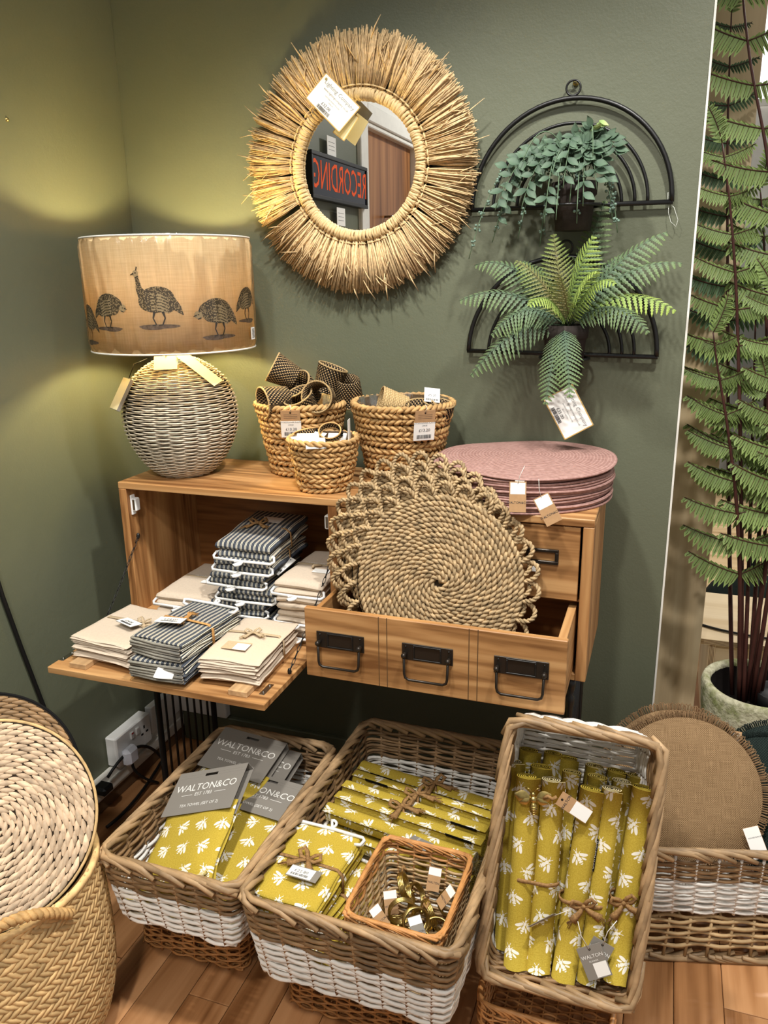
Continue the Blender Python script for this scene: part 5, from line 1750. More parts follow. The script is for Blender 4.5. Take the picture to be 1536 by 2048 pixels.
# ------------------------------------------------------------------ woven planters with napkin rings
def planter(label, loc, r0, r1, h, rows):
    o = thing('woven_planter', label, 'planter', loc, (0, 0, rr(0, 6)), group='woven seagrass planters')
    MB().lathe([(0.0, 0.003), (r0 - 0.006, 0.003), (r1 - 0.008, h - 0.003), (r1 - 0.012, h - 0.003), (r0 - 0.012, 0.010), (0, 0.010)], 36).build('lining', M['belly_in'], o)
    for i in range(rows):
        t = (i + 0.5) / rows; r = lerp(r0, r1, t) - 0.002; z = h * t
        ph = rr(0, 6)
        n = 72
        pts = [((r + 0.0012 * math.sin(5 * a + ph)) * math.cos(a), (r + 0.0012 * math.sin(5 * a + ph)) * math.sin(a), z + 0.0012 * math.sin(3 * a + ph)) for a in [2 * PI * q / n for q in range(n + 1)]]
        top = i == rows - 1
        rope(pts, (h / rows) * (0.60 if top else 0.56), 0.034 if i % 2 else -0.030, 5, 2, ph0=ph).build('rim_coil' if top else 'rope_coil', M['hyacinth'], o)
    wl_ = MB()
    for q in range(90):
        a = rr(0, 2 * PI); t = rr(0.05, 0.9); r = lerp(r0, r1, t) + 0.005
        a2 = a + rr(-0.12, 0.12); t2 = t + rr(0.03, 0.09); r2 = lerp(r0, r1, t2) + 0.005
        wl_.tube([(r * math.cos(a), r * math.sin(a), h * t), ((r + r2) / 2 * math.cos((a + a2) / 2) * 1.01, (r + r2) / 2 * math.sin((a + a2) / 2) * 1.01, h * (t + t2) / 2), (r2 * math.cos(a2), r2 * math.sin(a2), h * t2)], 0.0006, 3)
    stuff(wl_.build('loose_fibres', M['raffia_tie'], o))
    lm = MB(); lm.grid(lambda u, v: ((lerp(r0, r1, 0.7 + 0.3 * v) - 0.014 + 0.003 * math.sin(u * 2 * PI * 9)) * math.cos(2 * PI * u), (lerp(r0, r1, 0.7 + 0.3 * v) - 0.014 + 0.003 * math.sin(u * 2 * PI * 9)) * math.sin(2 * PI * u), h * (0.7 + 0.31 * v)), 60, 3, wrap_u=True)
    lm.build('plastic_liner', M['liner'], o)
    return o


PZ = 0.9203
pA = planter('large woven planter beside the lamp, heaped with dark napkin rings', (0.490, -0.089, PZ), 0.074, 0.107, 0.172, 13)
pB = planter('large woven planter at right, nearest the pink placemats', (0.738, -0.065, PZ), 0.080, 0.118, 0.178, 13)
pS = planter('small woven planter in front, full of white tags', (0.608, -0.230, PZ), 0.056, 0.078, 0.118, 10)


def planter_tag(label, loc, face, w, h, lines, bar):
    o = thing('planter_tag', label, 'tag', loc, frame(face, (-face[1], face[0], 0)), group='planter price tags')
    tag_parts(o, w, h * 0.42, [], card='kraft')
    MB().box((-w / 2 - 0.001, -h, -0.0006), (w / 2 + 0.001, -h * 0.40, 0.0009), 0.0002).build('price_sticker', M['card'], o)
    pr = MB()
    for (s, size, y) in lines: merge(pr, text_mb(s, size), Matrix.Translation((0, y, 0.0014)))
    k = MB(); barcode(k, w * 0.72, 0.009); merge(pr, k, Matrix.Translation((0, -h + 0.009, 0.0014)))
    for q in range(3): pr.add([(-w * 0.35, -0.010 - q * 0.004, 0.0008), (w * 0.35, -0.010 - q * 0.004, 0.0008), (w * 0.35, -0.0106 - q * 0.004, 0.0008), (-w * 0.35, -0.0106 - q * 0.004, 0.0008)], [(0, 1, 2, 3)])
    pr.build('sticker_print', M['ink'], o)
    MB().tube([(0, -0.004, 0.001), (0.002, 0.006, 0.003), (0, 0.012, -0.004)], 0.0007, 4).build('string', M['clear_cord'], o)
    return o


L13 = [('RATTAN FLOWER PLANTER', 0.0042, -0.029), ('LARGE', 0.004, -0.035), ('£13.20', 0.0095, -0.046)]
planter_tag('price tag reading £13.20 on the planter beside the lamp', (0.517, -0.2035, 1.086), (0.36, -0.90, -0.24), 0.044, 0.066, L13, True)
planter_tag('price tag reading £13.20 on the planter nearest the pink placemats', (0.823, -0.166, 1.092), (0.55, -0.82, -0.22), 0.046, 0.070, L13, True)
o = thing('price_tag', 'narrow white tag hanging at the right of the small planter', 'tag', (0.676, -0.247, 1.030), frame((0.97, 0.2, 0.0), (0.2, -0.97, 0)))
tag_parts(o, 0.026, 0.050, [], hole=None)
# napkin rings: coiled truncated cones
def ring_cone(r0, r1, h, rows, mat):
    m = MB(); prof_ = []
    for i in range(rows):
        for q in range(5):
            t = (i + q / 5) / rows; r = lerp(r0, r1, t) + 0.0014 * math.sin(PI * q / 5 + 0.3)
            prof_.append((r, h * t))
    prof_.append((r1, h)); prof_.append((r1 - 0.003, h)); prof_.append((r0 - 0.003, 0)); prof_.append((r0, 0))
    m.lathe(prof_, 28)
    return m.mesh('woven_cone', mat)


cone_me = ring_cone(0.026, 0.036, 0.062, 13, M['ring_weave'])
cone_b = ring_cone(0.026, 0.036, 0.062, 13, M['ring_pale'])
def rim_me(mat):
    return MB().tube([(0.0355 * math.cos(2 * PI * q / 28), 0.0355 * math.sin(2 * PI * q / 28), 0.062) for q in range(28)], 0.0022, 5, closed=True).mesh('bound_rim', mat)


rim_t = rim_me(M['ring_pale']); rim_p = rim_t
def cone(label, loc, axis, me, rm):
    o = thing('napkin_ring', label, 'napkin ring', loc, frame(axis, (1, 0, 0) if abs(Vector(axis).normalized().x) < 0.8 else (0, 1, 0)), group='woven napkin rings')
    place('woven_cone', me, o); place('bound_rim', rm, o)
    return o


cone('black and tan napkin ring perched highest on the left planter heap', (0.487, -0.100, 1.143), (-0.80, -0.35, 0.48), cone_me, rim_t)
cone('black and tan napkin ring, open mouth facing left, in the left planter', (0.478, -0.135, 1.104), (-0.62, -0.76, -0.10), cone_me, rim_t)
cone('black and tan napkin ring with pale tie, open towards the viewer', (0.560, -0.105, 1.103), (0.10, -0.95, 0.15), cone_me, rim_t)
cone('black and tan napkin ring in the middle of the heap, tilted upward', (0.520, -0.085, 1.098), (-0.30, -0.72, 0.62), cone_me, rim_t)
cone('black and tan napkin ring at the back of the heap, mouth up', (0.538, -0.055, 1.110), (0.35, 0.1, 0.92), cone_me, rim_t)
cone('black and tan napkin ring rounded end up at the right of heap', (0.598, -0.050, 1.140), (-0.15, 0.35, -0.92), cone_me, rim_t)
cone('black and tan napkin ring half sunk at the front of the heap', (0.528, -0.125, 1.062), (-0.2, -0.5, 0.8), cone_me, rim_t)
MB().tube([(0.545, -0.168, 1.095), (0.552, -0.172, 1.106), (0.548, -0.170, 1.118), (0.558, -0.172, 1.110), (0.566, -0.172, 1.116)], 0.0022, 5)
cone('pale woven napkin ring on its side in the right planter', (0.755, -0.090, 1.082), (-0.80, -0.40, 0.25), cone_b, rim_p)
cone('brown woven napkin ring edge showing in the right planter front', (0.790, -0.100, 1.035), (0.1, -0.3, 0.9), cone_me, rim_p)
cone('brown woven napkin ring at right in the right planter', (0.815, -0.070, 1.035), (0.2, -0.1, 0.95), cone_me, rim_p)
for (x, y, z, f, w, h, lab) in ((0.812, -0.075, 1.128, (0.45, -0.75, 0.5), 0.036, 0.034, 'white price tag reading £5.20 standing inside the right planter'),):
    o = thing('price_tag', lab, 'tag', (x, y, z), frame(f, (0.85, 0.5, 0)) @ Matrix.Rotation(-0.15, 3, 'Z'))
    tag_parts(o, w, h, [('£5.20', 0.008, 0, -0.018)], bar=(0.028, 0.005, 0, -0.028), hole=None)
for i, (x, y, z, rz, rx, w, h, lab) in enumerate(((0.560, -0.262, 1.040, 0.9, 1.0, 0.030, 0.045, 'white tag standing at the left in the small planter'), (0.580, -0.255, 1.046, 0.3, 0.5, 0.042, 0.045, 'crumpled white tag in the centre of the small planter'), (0.610, -0.280, 1.042, 0.5, 0.45, 0.042, 0.036, 'white folded tag at the front of the small planter'), (0.600, -0.225, 1.044, -0.4, 0.6, 0.036, 0.036, 'white tag under the woven ring in the small planter'), (0.640, -0.225, 1.044, 0.2, 0.7, 0.040, 0.034, 'white tag at the right in the small planter'), (0.575, -0.215, 1.040, 0.1, 0.6, 0.036, 0.036, 'white tag at the back left in the small planter'))):
    o = thing('paper_tag', lab, 'tag', (x, y, z), Matrix.Rotation(rz, 3, 'Z') @ Matrix.Rotation(rx, 3, 'X'), group='white tags in the small planter')
    tag_parts(o, w, h, [('MADE BY', 0.004, 0, -h * 0.6)], ink='ink_light', back='card', hole=None)
for (x, y, z, ax, lab) in ((0.628, -0.238, 1.046, (0.15, -0.55, 0.8), 'beaded tan napkin ring lying on the tags in small planter'), (0.560, -0.215, 1.036, (-0.3, 0.2, 0.9), 'beaded tan napkin ring at back left in small planter')):
    o = thing('beaded_ring', lab, 'napkin ring', (x, y, z), frame(ax, (1, 0, 0)), group='beaded napkin rings')
    for dz in (-0.008, 0.008): MB().tube([(0.024 * math.cos(2 * PI * q / 24), 0.024 * math.sin(2 * PI * q / 24), dz) for q in range(24)], 0.0018, 5, closed=True).build('rim', M['hyacinth'], o)
    MB().lathe([(0.0235, -0.008), (0.0245, -0.003), (0.0245, 0.003), (0.0235, 0.008)], 24).build('woven_band', M['ring_weave'], o)
    bd = MB()
    for q in range(14): bd.ball((0.0255 * math.cos(q * 0.09), 0.0255 * math.sin(q * 0.09), rr(-0.007, 0.007)), 0.0028, 6, 5)
    stuff(bd.build('bead_cluster', M['black_label'], o))

# ------------------------------------------------------------------ pink placemats
NP = 14
zz = PZ
for i in range(NP):
    t = 0.0046; top = NP - 1 - i
    cx, cy = 1.034 + rr(-0.005, 0.005), -0.134 + rr(-0.003, 0.003)
    if top == 0: cx += 0.008
    if top == 1: cx -= 0.010
    R = 0.187 + rr(-0.001, 0.001)
    m = MB()
    warp = 0.014 if top == 0 else (0.006 if top == 1 else 0.0)
    def pt(u, v, s, warp=warp, i=i, R=R, t=t):
        a = 2 * PI * u; r = R * v
        z = warp * (0.5 + 0.5 * math.sin(a * 2 + 0.6)) * v * v * 0.6 + warp * (1 - v * v) * 0.8 + 0.0008 * math.sin(a * 5 + i) * v
        return (r * math.cos(a), r * math.sin(a), z + s)
    m.grid(lambda u, v: pt(u, v, t), 64, 10, wrap_u=True)
    m.grid(lambda u, v: pt(1 - u, v, 0.0), 64, 10, wrap_u=True)
    m.grid(lambda u, v: pt(u, 1.0 + 0.006 * math.sin(PI * v), t * (1 - v)), 64, 4, wrap_u=True)
    lab = 'dusty pink woven round placemat, topmost of the stack' if top == 0 else 'dusty pink woven round placemat, %s from the top of the stack' % (ORD[top] if top < NP - 1 else 'lowest,')
    if top == NP - 1: lab = 'dusty pink woven round placemat, lowest of the stack'
    tag(m.build('round_placemat', M['pink'], None, (cx, cy, zz)), lab, 'placemat', 'pink placemats in a stack')
    zz += t + 0.0006
for (x, y, z, lab) in ((1.060, -0.332, 0.992, 'small white sticker on the front edge of the pink placemats'),):
    tag(MB().box((x - 0.009, y - 0.0015, z - 0.005), (x + 0.009, y, z), 0.0003).build('edge_sticker', M['card']), lab, 'sticker')

# ------------------------------------------------------------------ seagrass mats standing in the drawer
RB_ = 0.174
sp_pts = []; a = 0.0; r = 0.008
while r < RB_ - 0.005:
    sp_pts.append((r * math.cos(a), r * math.sin(a), 0.0006 * math.sin(a * 7.3))); da = 0.007 / max(r, 0.012); a += da; r += 0.0104 * da / (2 * PI)
coil_me = rope(sp_pts, 0.0066, 0.023, 4).mesh('rope_coil', M['seagrass'])
lpts = []
for q in range(15):
    t = q / 14; ang = lerp(-0.115, 0.115, t) * (1 + 0.25 * math.sin(PI * t)); rad = RB_ - 0.004 + 0.028 * math.sin(PI * t) ** 0.8
    lpts.append((rad * math.cos(ang), rad * math.sin(ang), 0.004 * math.sin(2 * PI * t)))
loop_me = rope(lpts, 0.0050, 0.017, 4).mesh('rope_loop', M['seagrass'])
back_me = MB().lathe([(0.0, -0.0035), (RB_ - 0.006, -0.0035), (RB_ - 0.006, -0.002), (0.0, -0.002)], 48).mesh('binding', M['dark_gap'])
lean = math.radians(15)
sm_lab = ['frontmost in the drawer', 'second from the front', 'third from the front', 'rearmost, against the cabinet']
for i in range(4):
    dx, dz = [(0.915, 0.790), (0.896, 0.803), (0.872, 0.822), (0.858, 0.838)][i]
    nrm = Vector((0.05 - 0.03 * i, -math.cos(lean), math.sin(lean)))
    o = thing('seagrass_placemat', 'round seagrass rope placemat with scalloped edge, %s' % sm_lab[i], 'placemat', (dx, -0.394 + 0.0145 * i, dz), frame(nrm, (1, 0, 0.1 * i)), group='seagrass placemats in the drawer')
    stuff(place('rope_coil', coil_me, o)); place('binding', back_me, o)
    for k in range(28): place('rope_loop', loop_me, o, (0, 0, 0), (0, 0, 2 * PI * (k + 0.3 * i) / 28))
for (x, y, z, rz, lab, st) in ((1.060, -0.353, 0.995, 0.05, 'kraft tag with white sticker standing behind the seagrass mats', True), (1.102, -0.345, 0.968, 0.55, 'kraft swing tag hanging beside the seagrass mats', False)):
    o = thing('kraft_tag', lab, 'tag', (x, y, z), frame((0.05, -0.97, 0.22), (1, 0, 0)) @ Matrix.Rotation(rz, 3, 'Z'), group='seagrass placemat tags')
    tag_parts(o, 0.032, 0.058, [('WALTON&CO', 0.0062, 0, -0.040)], card='kraft', sticker=(-0.014, -0.024, 0.014, -0.002), hole=None)
    MB().tube([(0, -0.004, 0.001), (0.004, 0.012, 0.003), (0.012, 0.03, 0.0)], 0.0006, 4).build('string', M['clear_cord'], o)
# ------------------------------------------------------------------ raffia mirror
MR = frame((0, -1, 0), (1, 0, 0))
mir = thing('raffia_mirror', 'round wall mirror with a wide natural raffia fringe', 'mirror', (0.6045, YB - 0.004, 1.614), MR)
GR = 0.139
MB().lathe([(0.0, 0.022), (GR + 0.006, 0.022)], 64).build('mirror_glass', M['mirror'], mir)
MB().lathe([(0.0, 0.0), (GR + 0.03, 0.0), (GR + 0.03, 0.020), (0.0, 0.020)], 48).build('backing_board', M['dark_gap'], mir)
NT = 58
for k in range(NT):
    a = 2 * PI * (k + rr(-0.12, 0.12)) / NT
    ca, sa = math.cos(a), math.sin(a)
    # wrapped section of the ring
    w = MB()
    for q in range(4):
        aa = a + (q - 1.5) * 0.027; tw = rr(0.05, 0.09) * (1 if q % 2 else -0.6)
        pts = []
        for j in range(9):
            t = 2 * PI * j / 8
            rad = GR + 0.0115 + 0.0105 * math.cos(t); z = 0.028 + 0.0090 * math.sin(t)
            a2 = aa + tw * math.sin(t / 2 + 0.5)
            pts.append((rad * math.cos(a2), rad * math.sin(a2), z))
        w.tube(pts, rr(0.0030, 0.0042), 5)
    w.build('raffia_wrap', M['raffia_wrap'], mir)
    # binding band at the neck of the tuft
    nb = MB(); rad = GR + 0.029; ta = Vector((-sa, ca, 0)); ra = Vector((ca, sa, 0))
    pts = [ra * rad + ta * (0.0078 * math.cos(t)) + Vector((0, 0, 0.027 + 0.0062 * math.sin(t))) for t in [2 * PI * j / 10 for j in range(10)]]
    nb.tube(pts, 0.0022, 5, closed=True); nb.build('binding', M['raffia_wrap'], mir)
    # strands
    tf = MB(); n = 50; R1 = 0.283
    for q in range(n):
        sp_ = rr(-1, 1); off = sp_ * 0.0058; zz = 0.027 + rr(-0.005, 0.005)
        fan = sp_ * 0.055 + rr(-0.03, 0.03) * (1 if q % 7 else 2.4)
        L = (R1 - GR - 0.03) * rr(0.86, 1.02) * (1.0 if q % 9 else 1.05)
        ang = a + fan * 0.9
        p0 = ra * (GR + 0.020) + ta * off + Vector((0, 0, zz))
        d1 = Vector((math.cos(ang), math.sin(ang), 0))
        zlift = rr(-0.012, 0.012)
        cur = rr(-0.006, 0.006)
        p1 = p0 + d1 * (L * 0.5) + ta * cur + Vector((0, 0, zlift * 0.6))
        p2 = p0 + d1 * (L * 1.06) + ta * cur * rr(0.2, 1.6) + Vector((0, 0, zlift * 1.1 - 0.002))
        wd = random.choice((0.0011, 0.0015, 0.0019, 0.0024, 0.0036))
        tf.tube([p0, p1, p2], [wd * 0.8, wd * 1.1, wd * 0.75], 3, flat=0.6)
    for q in range(2):
        fan = rr(-0.3, 0.3); ang = a + fan; st_ = rr(0.03, 0.09); L = rr(0.03, 0.06)
        p0 = ra * (GR + 0.03 + st_) + Vector((0, 0, 0.036)); d1 = Vector((math.cos(ang + rr(-0.7, 0.7)), math.sin(ang + rr(-0.7, 0.7)), 0))
        tf.tube([p0, p0 + d1 * L * 0.5 + Vector((0, 0, 0.006)), p0 + d1 * L + Vector((0, 0, 0.002))], [0.0015, 0.0022, 0.001], 3, flat=0.4)
    tf.build('raffia_tuft', M['raffia'], mir)


def shop_tag(label, corner_tl, xdir, face, w, h, price, lines):
    x = Vector(xdir).normalized(); z = Vector(face); z = (z - x * z.dot(x)).normalized(); y = z.cross(x)
    R = Matrix((x, y, z)).transposed()
    o = thing('shop_tag', label, 'tag', Vector(corner_tl) + x * (w / 2), R, group='white shop tags with gold border')
    tag_parts(o, w, h, [], border='gold_border', back='grey_edge', hole=None)
    pr = MB()
    for (s, size, px, py) in lines: merge(pr, text_mb(s, size), Matrix.Translation((px, py, 0.001)))
    pr.build('shop_name', M['ink_light'], o)
    p2 = MB(); merge(p2, text_mb(price, 0.0095), Matrix.Translation((-0.006, -h * 0.74, 0.001)))
    k = MB(); barcode(k, 0.036, 0.008); merge(p2, k, Matrix.Translation((-0.006, -h * 0.88, 0.001)))
    p2.build('price_print', M['ink'], o)
    MB().disc((-w / 2 + 0.010, -0.010, 0.0012), 0.003, 12).build('eyelet', M['brass'], o)
    return o


STL = [('Lighting Company', 0.0125, 0.002, -0.014), ('www.lightingcompany.co.uk', 0.0068, 0.002, -0.026), ('NATURAL RAFFIA ROUND', 0.0038, 0.0, -0.036), ('MIRROR', 0.0038, 0.0, -0.042)]
shop_tag('white shop tag with gold border reading £32.00 hanging on the mirror', (0.5470, -0.004, 1.806), (0.72, 0.0, -0.694), (0.12, -0.98, 0.1), 0.110, 0.070, '£32.00', STL)
o = thing('plain_tag', 'cream tag corner showing behind the mirror shop tag', 'tag', (0.606, 0.004, 1.722), frame((0.05, -0.99, 0.05), (0.80, 0, -0.60)), group='white shop tags with gold border')
tag_parts(o, 0.034, 0.060, [], card='cream_card', border='gold_border', hole=None)
shop_tag('white shop tag with gold border reading £35.00 hanging from the fern', (1.122, -0.080, 1.147), (0.495, 0.0, -0.868), (0.15, -0.97, 0.15), 0.099, 0.068, '£35.00', [('Lighting Company', 0.0115, 0.002, -0.014), ('www.lightingcompany.co.uk', 0.0062, 0.002, -0.026), ('RAINBOW WALL PLANTER', 0.0038, 0.0, -0.036), ('BLACK METAL', 0.0038, 0.0, -0.042)])


# ------------------------------------------------------------------ rainbow wall planters
def rainbow(label, c, w, pot, droop):
    o = thing('rainbow_planter', label, 'wall planter', c, group='black wire rainbow planters')
    R = w / 2; y = -0.012
    def arc(r, rad, name):
        pts = [(r * math.cos(PI * q / 36), y, r * math.sin(PI * q / 36)) for q in range(37)]
        MB().tube(pts, rad, 8).build(name, M['black_metal'], o)
    arc(R, 0.0052, 'outer_arc')
    for f in (0.775, 0.652, 0.525): arc(R * f, 0.0036, 'inner_arc')
    MB().tube([(-R - 0.003, y, 0), (R + 0.003, y, 0)], 0.0050, 8).build('base_bar', M['black_metal'], o)
    MB().tube([(0.0145 * math.cos(2 * PI * q / 24), y, R + 0.019 + 0.0145 * math.sin(2 * PI * q / 24)) for q in range(24)], 0.0022, 6, closed=True).build('hanging_ring', M['black_metal'], o)
    if pot:
        MB().tube([(0.018 + 0.053 * math.cos(2 * PI * q / 28), -0.060 + 0.053 * math.sin(2 * PI * q / 28), -0.004) for q in range(28)], 0.0034, 6, closed=True).build('pot_hoop', M['black_metal'], o)
    return o


rainbow('upper black wire rainbow planter hanging from a brass screw', (1.080, YB - 0.004, 1.511), 0.421, True, 0)
o2 = rainbow('lower black wire rainbow planter holding the fern pot', (1.0755, YB - 0.004, 1.198), 0.419, True, 0)
o2.rotation_euler = (0, 0.018, 0)
s = MB().lathe([(0.0, 0.005), (0.004, 0.0045), (0.0062, 0.002), (0.0065, 0.0)], 14); s.xf(Matrix.Translation((1.083, YB - 0.003, 1.752)) @ Matrix.Rotation(PI / 2, 4, 'X'))
sc_ = tag(s.build('brass_screw', M['brass']), 'brass cross-head screw holding the upper rainbow planter', 'screw')
b = MB(); b.box((1.0795, YB - 0.0085, 1.7514), (1.0865, YB - 0.0078, 1.7526), 0.0001); b.box((1.0824, YB - 0.0085, 1.7485), (1.0836, YB - 0.0078, 1.7555), 0.0001)
b.build('cross_slot', M['dark_metal'], sc_)
tag(MB().tube([(1.285, YB - 0.012, 1.512), (1.286, YB - 0.014, 1.49), (1.292, YB - 0.018, 1.472), (1.303, YB - 0.018, 1.462), (1.306, YB - 0.018, 1.475), (1.296, YB - 0.016, 1.500), (1.283, YB - 0.012, 1.512), (1.282, YB - 0.012, 1.53)], 0.0006, 4).build('nylon_loop', M['clear_cord']), 'clear nylon tag loop at the right end of the upper rainbow', 'cord')


def small_pot(name, label, loc, r, h):
    o = thing(name, label, 'plant pot', loc)
    MB().lathe([(0, 0), (r * 0.80, 0), (r * 0.92, h * 0.7), (r * 0.94, h * 0.72), (r, h * 0.74), (r * 1.02, h), (r * 0.94, h), (r * 0.86, h * 0.78), (0, h * 0.8)], 28).build('pot_wall', M['terracotta'], o)
    MB().lathe([(0, h * 0.86), (r * 0.9, h * 0.84)], 20).build('soil', M['soil'], o)
    return o


small_pot('plant_pot', 'small dark pot hidden under trailing leaves in the upper rainbow', (1.098, YB - 0.064, 1.458), 0.046, 0.095)
small_pot('plant_pot', 'weathered dark pot of the fern in the lower rainbow hoop', (1.093, YB - 0.064, 1.160), 0.049, 0.105)

# trailing plant
tp = thing('trailing_plant', 'artificial trailing plant with oval leaves and bead strings', 'plant', (1.098, YB - 0.064, 1.538))
lf = MB(); vs, fs, uv = [], [], []
for i in range(6):
    t = i / 5; w_ = 0.0066 * math.sin(PI * min(0.97, max(0.04, t)) ** 0.85)
    for s in (-1, 0, 1): vs.append((t * 0.021, s * w_, 0.0022 * abs(s) - 0.003 * t * t)); uv.append((t, 0.5 + s / 2))
for i in range(5):
    for s in (0, 1): fs.append((i * 3 + s, (i + 1) * 3 + s, (i + 1) * 3 + s + 1, i * 3 + s + 1))
lf.add(vs, fs, uv, True)
leaf_me = lf.mesh('leaf', M['leaf_trail']); leaf_y = lf.mesh('leaf', M['leaf_tip'])
ends = [(0.885, 1.405, 1), (0.925, 1.440, 1), (0.985, 1.445, 1), (1.030, 1.428, 1), (1.192, 1.450, 1), (1.180, 1.475, 1), (1.125, 1.500, 0), (1.070, 1.500, 1), (0.945, 1.500, 0), (1.150, 1.530, 0), (1.000, 1.500, 0), (1.050, 1.470, 0), (1.165, 1.540, 0), (0.968, 1.560, 0), (1.110, 1.470, 1), (1.015, 1.545, 0), (1.185, 1.585, 0), (0.940, 1.460, 0), (1.085, 1.535, 0), (1.140, 1.590, 0), (1.000, 1.590, 0), (1.060, 1.560, 0), (1.075, 1.475, 0), (1.115, 1.485, 0), (1.098, 1.510, 0)]
nleaf = 0; stm, bds = MB(), MB()
for i, (ex, ez, bead) in enumerate(ends):
    st = Vector((1.098 + rr(-0.02, 0.02), YB - 0.066 + rr(-0.02, 0.02), 1.545))
    ey = YB - (0.13 + rr(0, 0.03) if 1.04 < ex < 1.16 else 0.06 + rr(0, 0.08)) if not bead else YB - 0.05 - rr(0.0, 0.06)
    en = Vector((ex, ey, ez)); mid = Vector((lerp(st.x, ex, 0.62), lerp(st.y, ey, 0.7), max(1.70 + rr(-0.03, 0.03), ez + 0.06)))
    pts = [p - tp.location for p in bez(st, mid, en, 18)]
    MBv = stm; MBv.tube(pts, 0.0011, 4)
    nn = len(pts)
    for j in range(3, nn - 1):
        if bead and j > 10:
            for q in range(7): bds.ball(tuple(pts[j] + Vector((rr(-0.006, 0.006), rr(-0.006, 0.006), rr(-0.006, 0.006)))), rr(0.0022, 0.0034), 6, 4)
            continue
        for sgn in ((-1, 1) if j % 4 == 0 else ((-1,) if j % 2 else (1,))):
            if nleaf >= 298: break
            tdir = (pts[j + 1] - pts[j - 1]).normalized(); sd = tdir.cross(Vector((0, -1, 0.2))).normalized() * sgn
            d = (sd * 0.9 + tdir * 0.5 + Vector((rr(-0.3, 0.3), rr(-0.35, 0.1), rr(-0.2, 0.3)))).normalized()
            up_ = Vector((rr(-0.3, 0.3), -0.8, 0.6)); zax = (up_ - d * up_.dot(d)).normalized()
            R = Matrix((d, zax.cross(d), zax)).transposed(); s = rr(1.0, 1.45)
            place('leaf', leaf_me, tp, pts[j], R @ Matrix.Diagonal((s, s, s))); nleaf += 1
stm.build('vine_stem', M['stem_green'], tp); stuff(bds.build('bead_strings', M['bead'], tp))
for q in range(5): place('leaf', leaf_y, tp, (0.030 + 0.004 * q, -0.05, 0.095 + 0.006 * q), (rr(-1, 1), -0.9 + 0.3 * q, rr(-1, 1)))


# ferns: a frond is a rachis with toothed leaflets
def frond(path, wmax, n, teeth=5, droop=0.3, up0=(0, -0.6, 0.8), start=0.12, stem_r=0.0016):
    m = MB(); P = [Vector(p) for p in path]; k = len(P)
    cum = [0]
    for i in range(1, k): cum.append(cum[-1] + (P[i] - P[i - 1]).length)
    L = cum[-1]
    o = len(m.v); m.tube(P, [lerp(stem_r, stem_r * 0.3, i / (k - 1)) for i in range(k)], 4)
    for i in range(o, len(m.uv)): m.uv[i] = (0.3, 0.5)
    def at(d):
        j = 0
        while j < k - 2 and cum[j + 1] < d: j += 1
        f = (d - cum[j]) / max(1e-9, cum[j + 1] - cum[j])
        return P[j].lerp(P[j + 1], f), (P[j + 1] - P[j]).normalized()
    for i in range(n):
        t = start + (1 - start) * (i + 0.5) / n
        p, tan = at(L * t)
        u = Vector(up0); u = (u - tan * u.dot(tan)).normalized(); side = tan.cross(u)
        ln = wmax * (math.sin(PI * min(1, (t - start) / (1 - start) * 0.82 + 0.18)) ** 0.8) * rr(0.82, 1.08) + 0.003
        wd = L * (1 - start) / n * 0.40
        for s in (-1, 1):
            d = (side * s * 0.92 + tan * 0.42 - u * droop * 0.5).normalized()
            e = (tan - d * tan.dot(d)).normalized(); nz = d.cross(e)
            vs, uv, fs = [], [], []
            for q in range(2 * teeth + 1):
                f = q / (2 * teeth); ww = wd * (1 - f) ** 0.5 * (1.0 if q % 2 == 0 else 0.45) + 0.0003
                c = p + d * (ln * f) - u * (droop * ln * f * f * 0.5)
                vs += [c - e * ww, c + nz * 0.0006, c + e * ww]
                uv += [(min(1, t * 0.5 + f * 0.55), 0)] * 3
            for q in range(2 * teeth):
                for h in (0, 1): fs.append((q * 3 + h, (q + 1) * 3 + h, (q + 1) * 3 + h + 1, q * 3 + h + 1))
            m.add(vs, fs, uv, False)
    return m


fb = Vector((1.093, YB - 0.066, 1.262))
fern = thing('potted_fern', 'artificial fern with lime centre and blue-green outer fronds', 'fern', fb)
FR = [((1.078, -0.16, 1.112), 'frond_blue', 0.024, 0.05), ((0.905, -0.10, 1.160), 'frond_blue', 0.030, 0.08), ((0.868, -0.06, 1.318), 'frond_blue', 0.032, 0.08), ((0.892, -0.02, 1.392), 'frond_blue', 0.032, 0.10), ((0.945, -0.08, 1.245), 'frond_blue', 0.032, 0.09),
      ((0.985, -0.04, 1.400), 'frond_rust', 0.026, 0.05), ((1.062, -0.03, 1.452), 'frond_rust', 0.028, 0.02), ((1.146, -0.05, 1.445), 'frond_lime', 0.030, 0.02), ((1.158, 0.035, 1.520), 'frond_blue', 0.028, 0.02),
      ((1.288, -0.01, 1.450), 'frond_blue', 0.034, 0.06), ((1.322, -0.04, 1.388), 'frond_blue', 0.032, 0.08), ((1.318, -0.07, 1.295), 'frond_lime', 0.030, 0.09), ((1.270, -0.11, 1.255), 'frond_blue', 0.028, 0.09),
      ((1.200, -0.12, 1.350), 'frond_lime', 0.022, 0.08), ((1.165, -0.14, 1.375), 'frond_lime', 0.022, 0.06), ((1.035, -0.15, 1.310), 'frond_lime', 0.020, 0.07), ((1.090, -0.12, 1.370), 'frond_rust', 0.026, 0.03), ((1.205, 0.02, 1.410), 'frond_blue', 0.028, 0.05), ((0.99, 0.02, 1.40), 'frond_blue', 0.026, 0.05), ((1.128, -0.17, 1.13), 'frond_blue', 0.024, 0.06)]
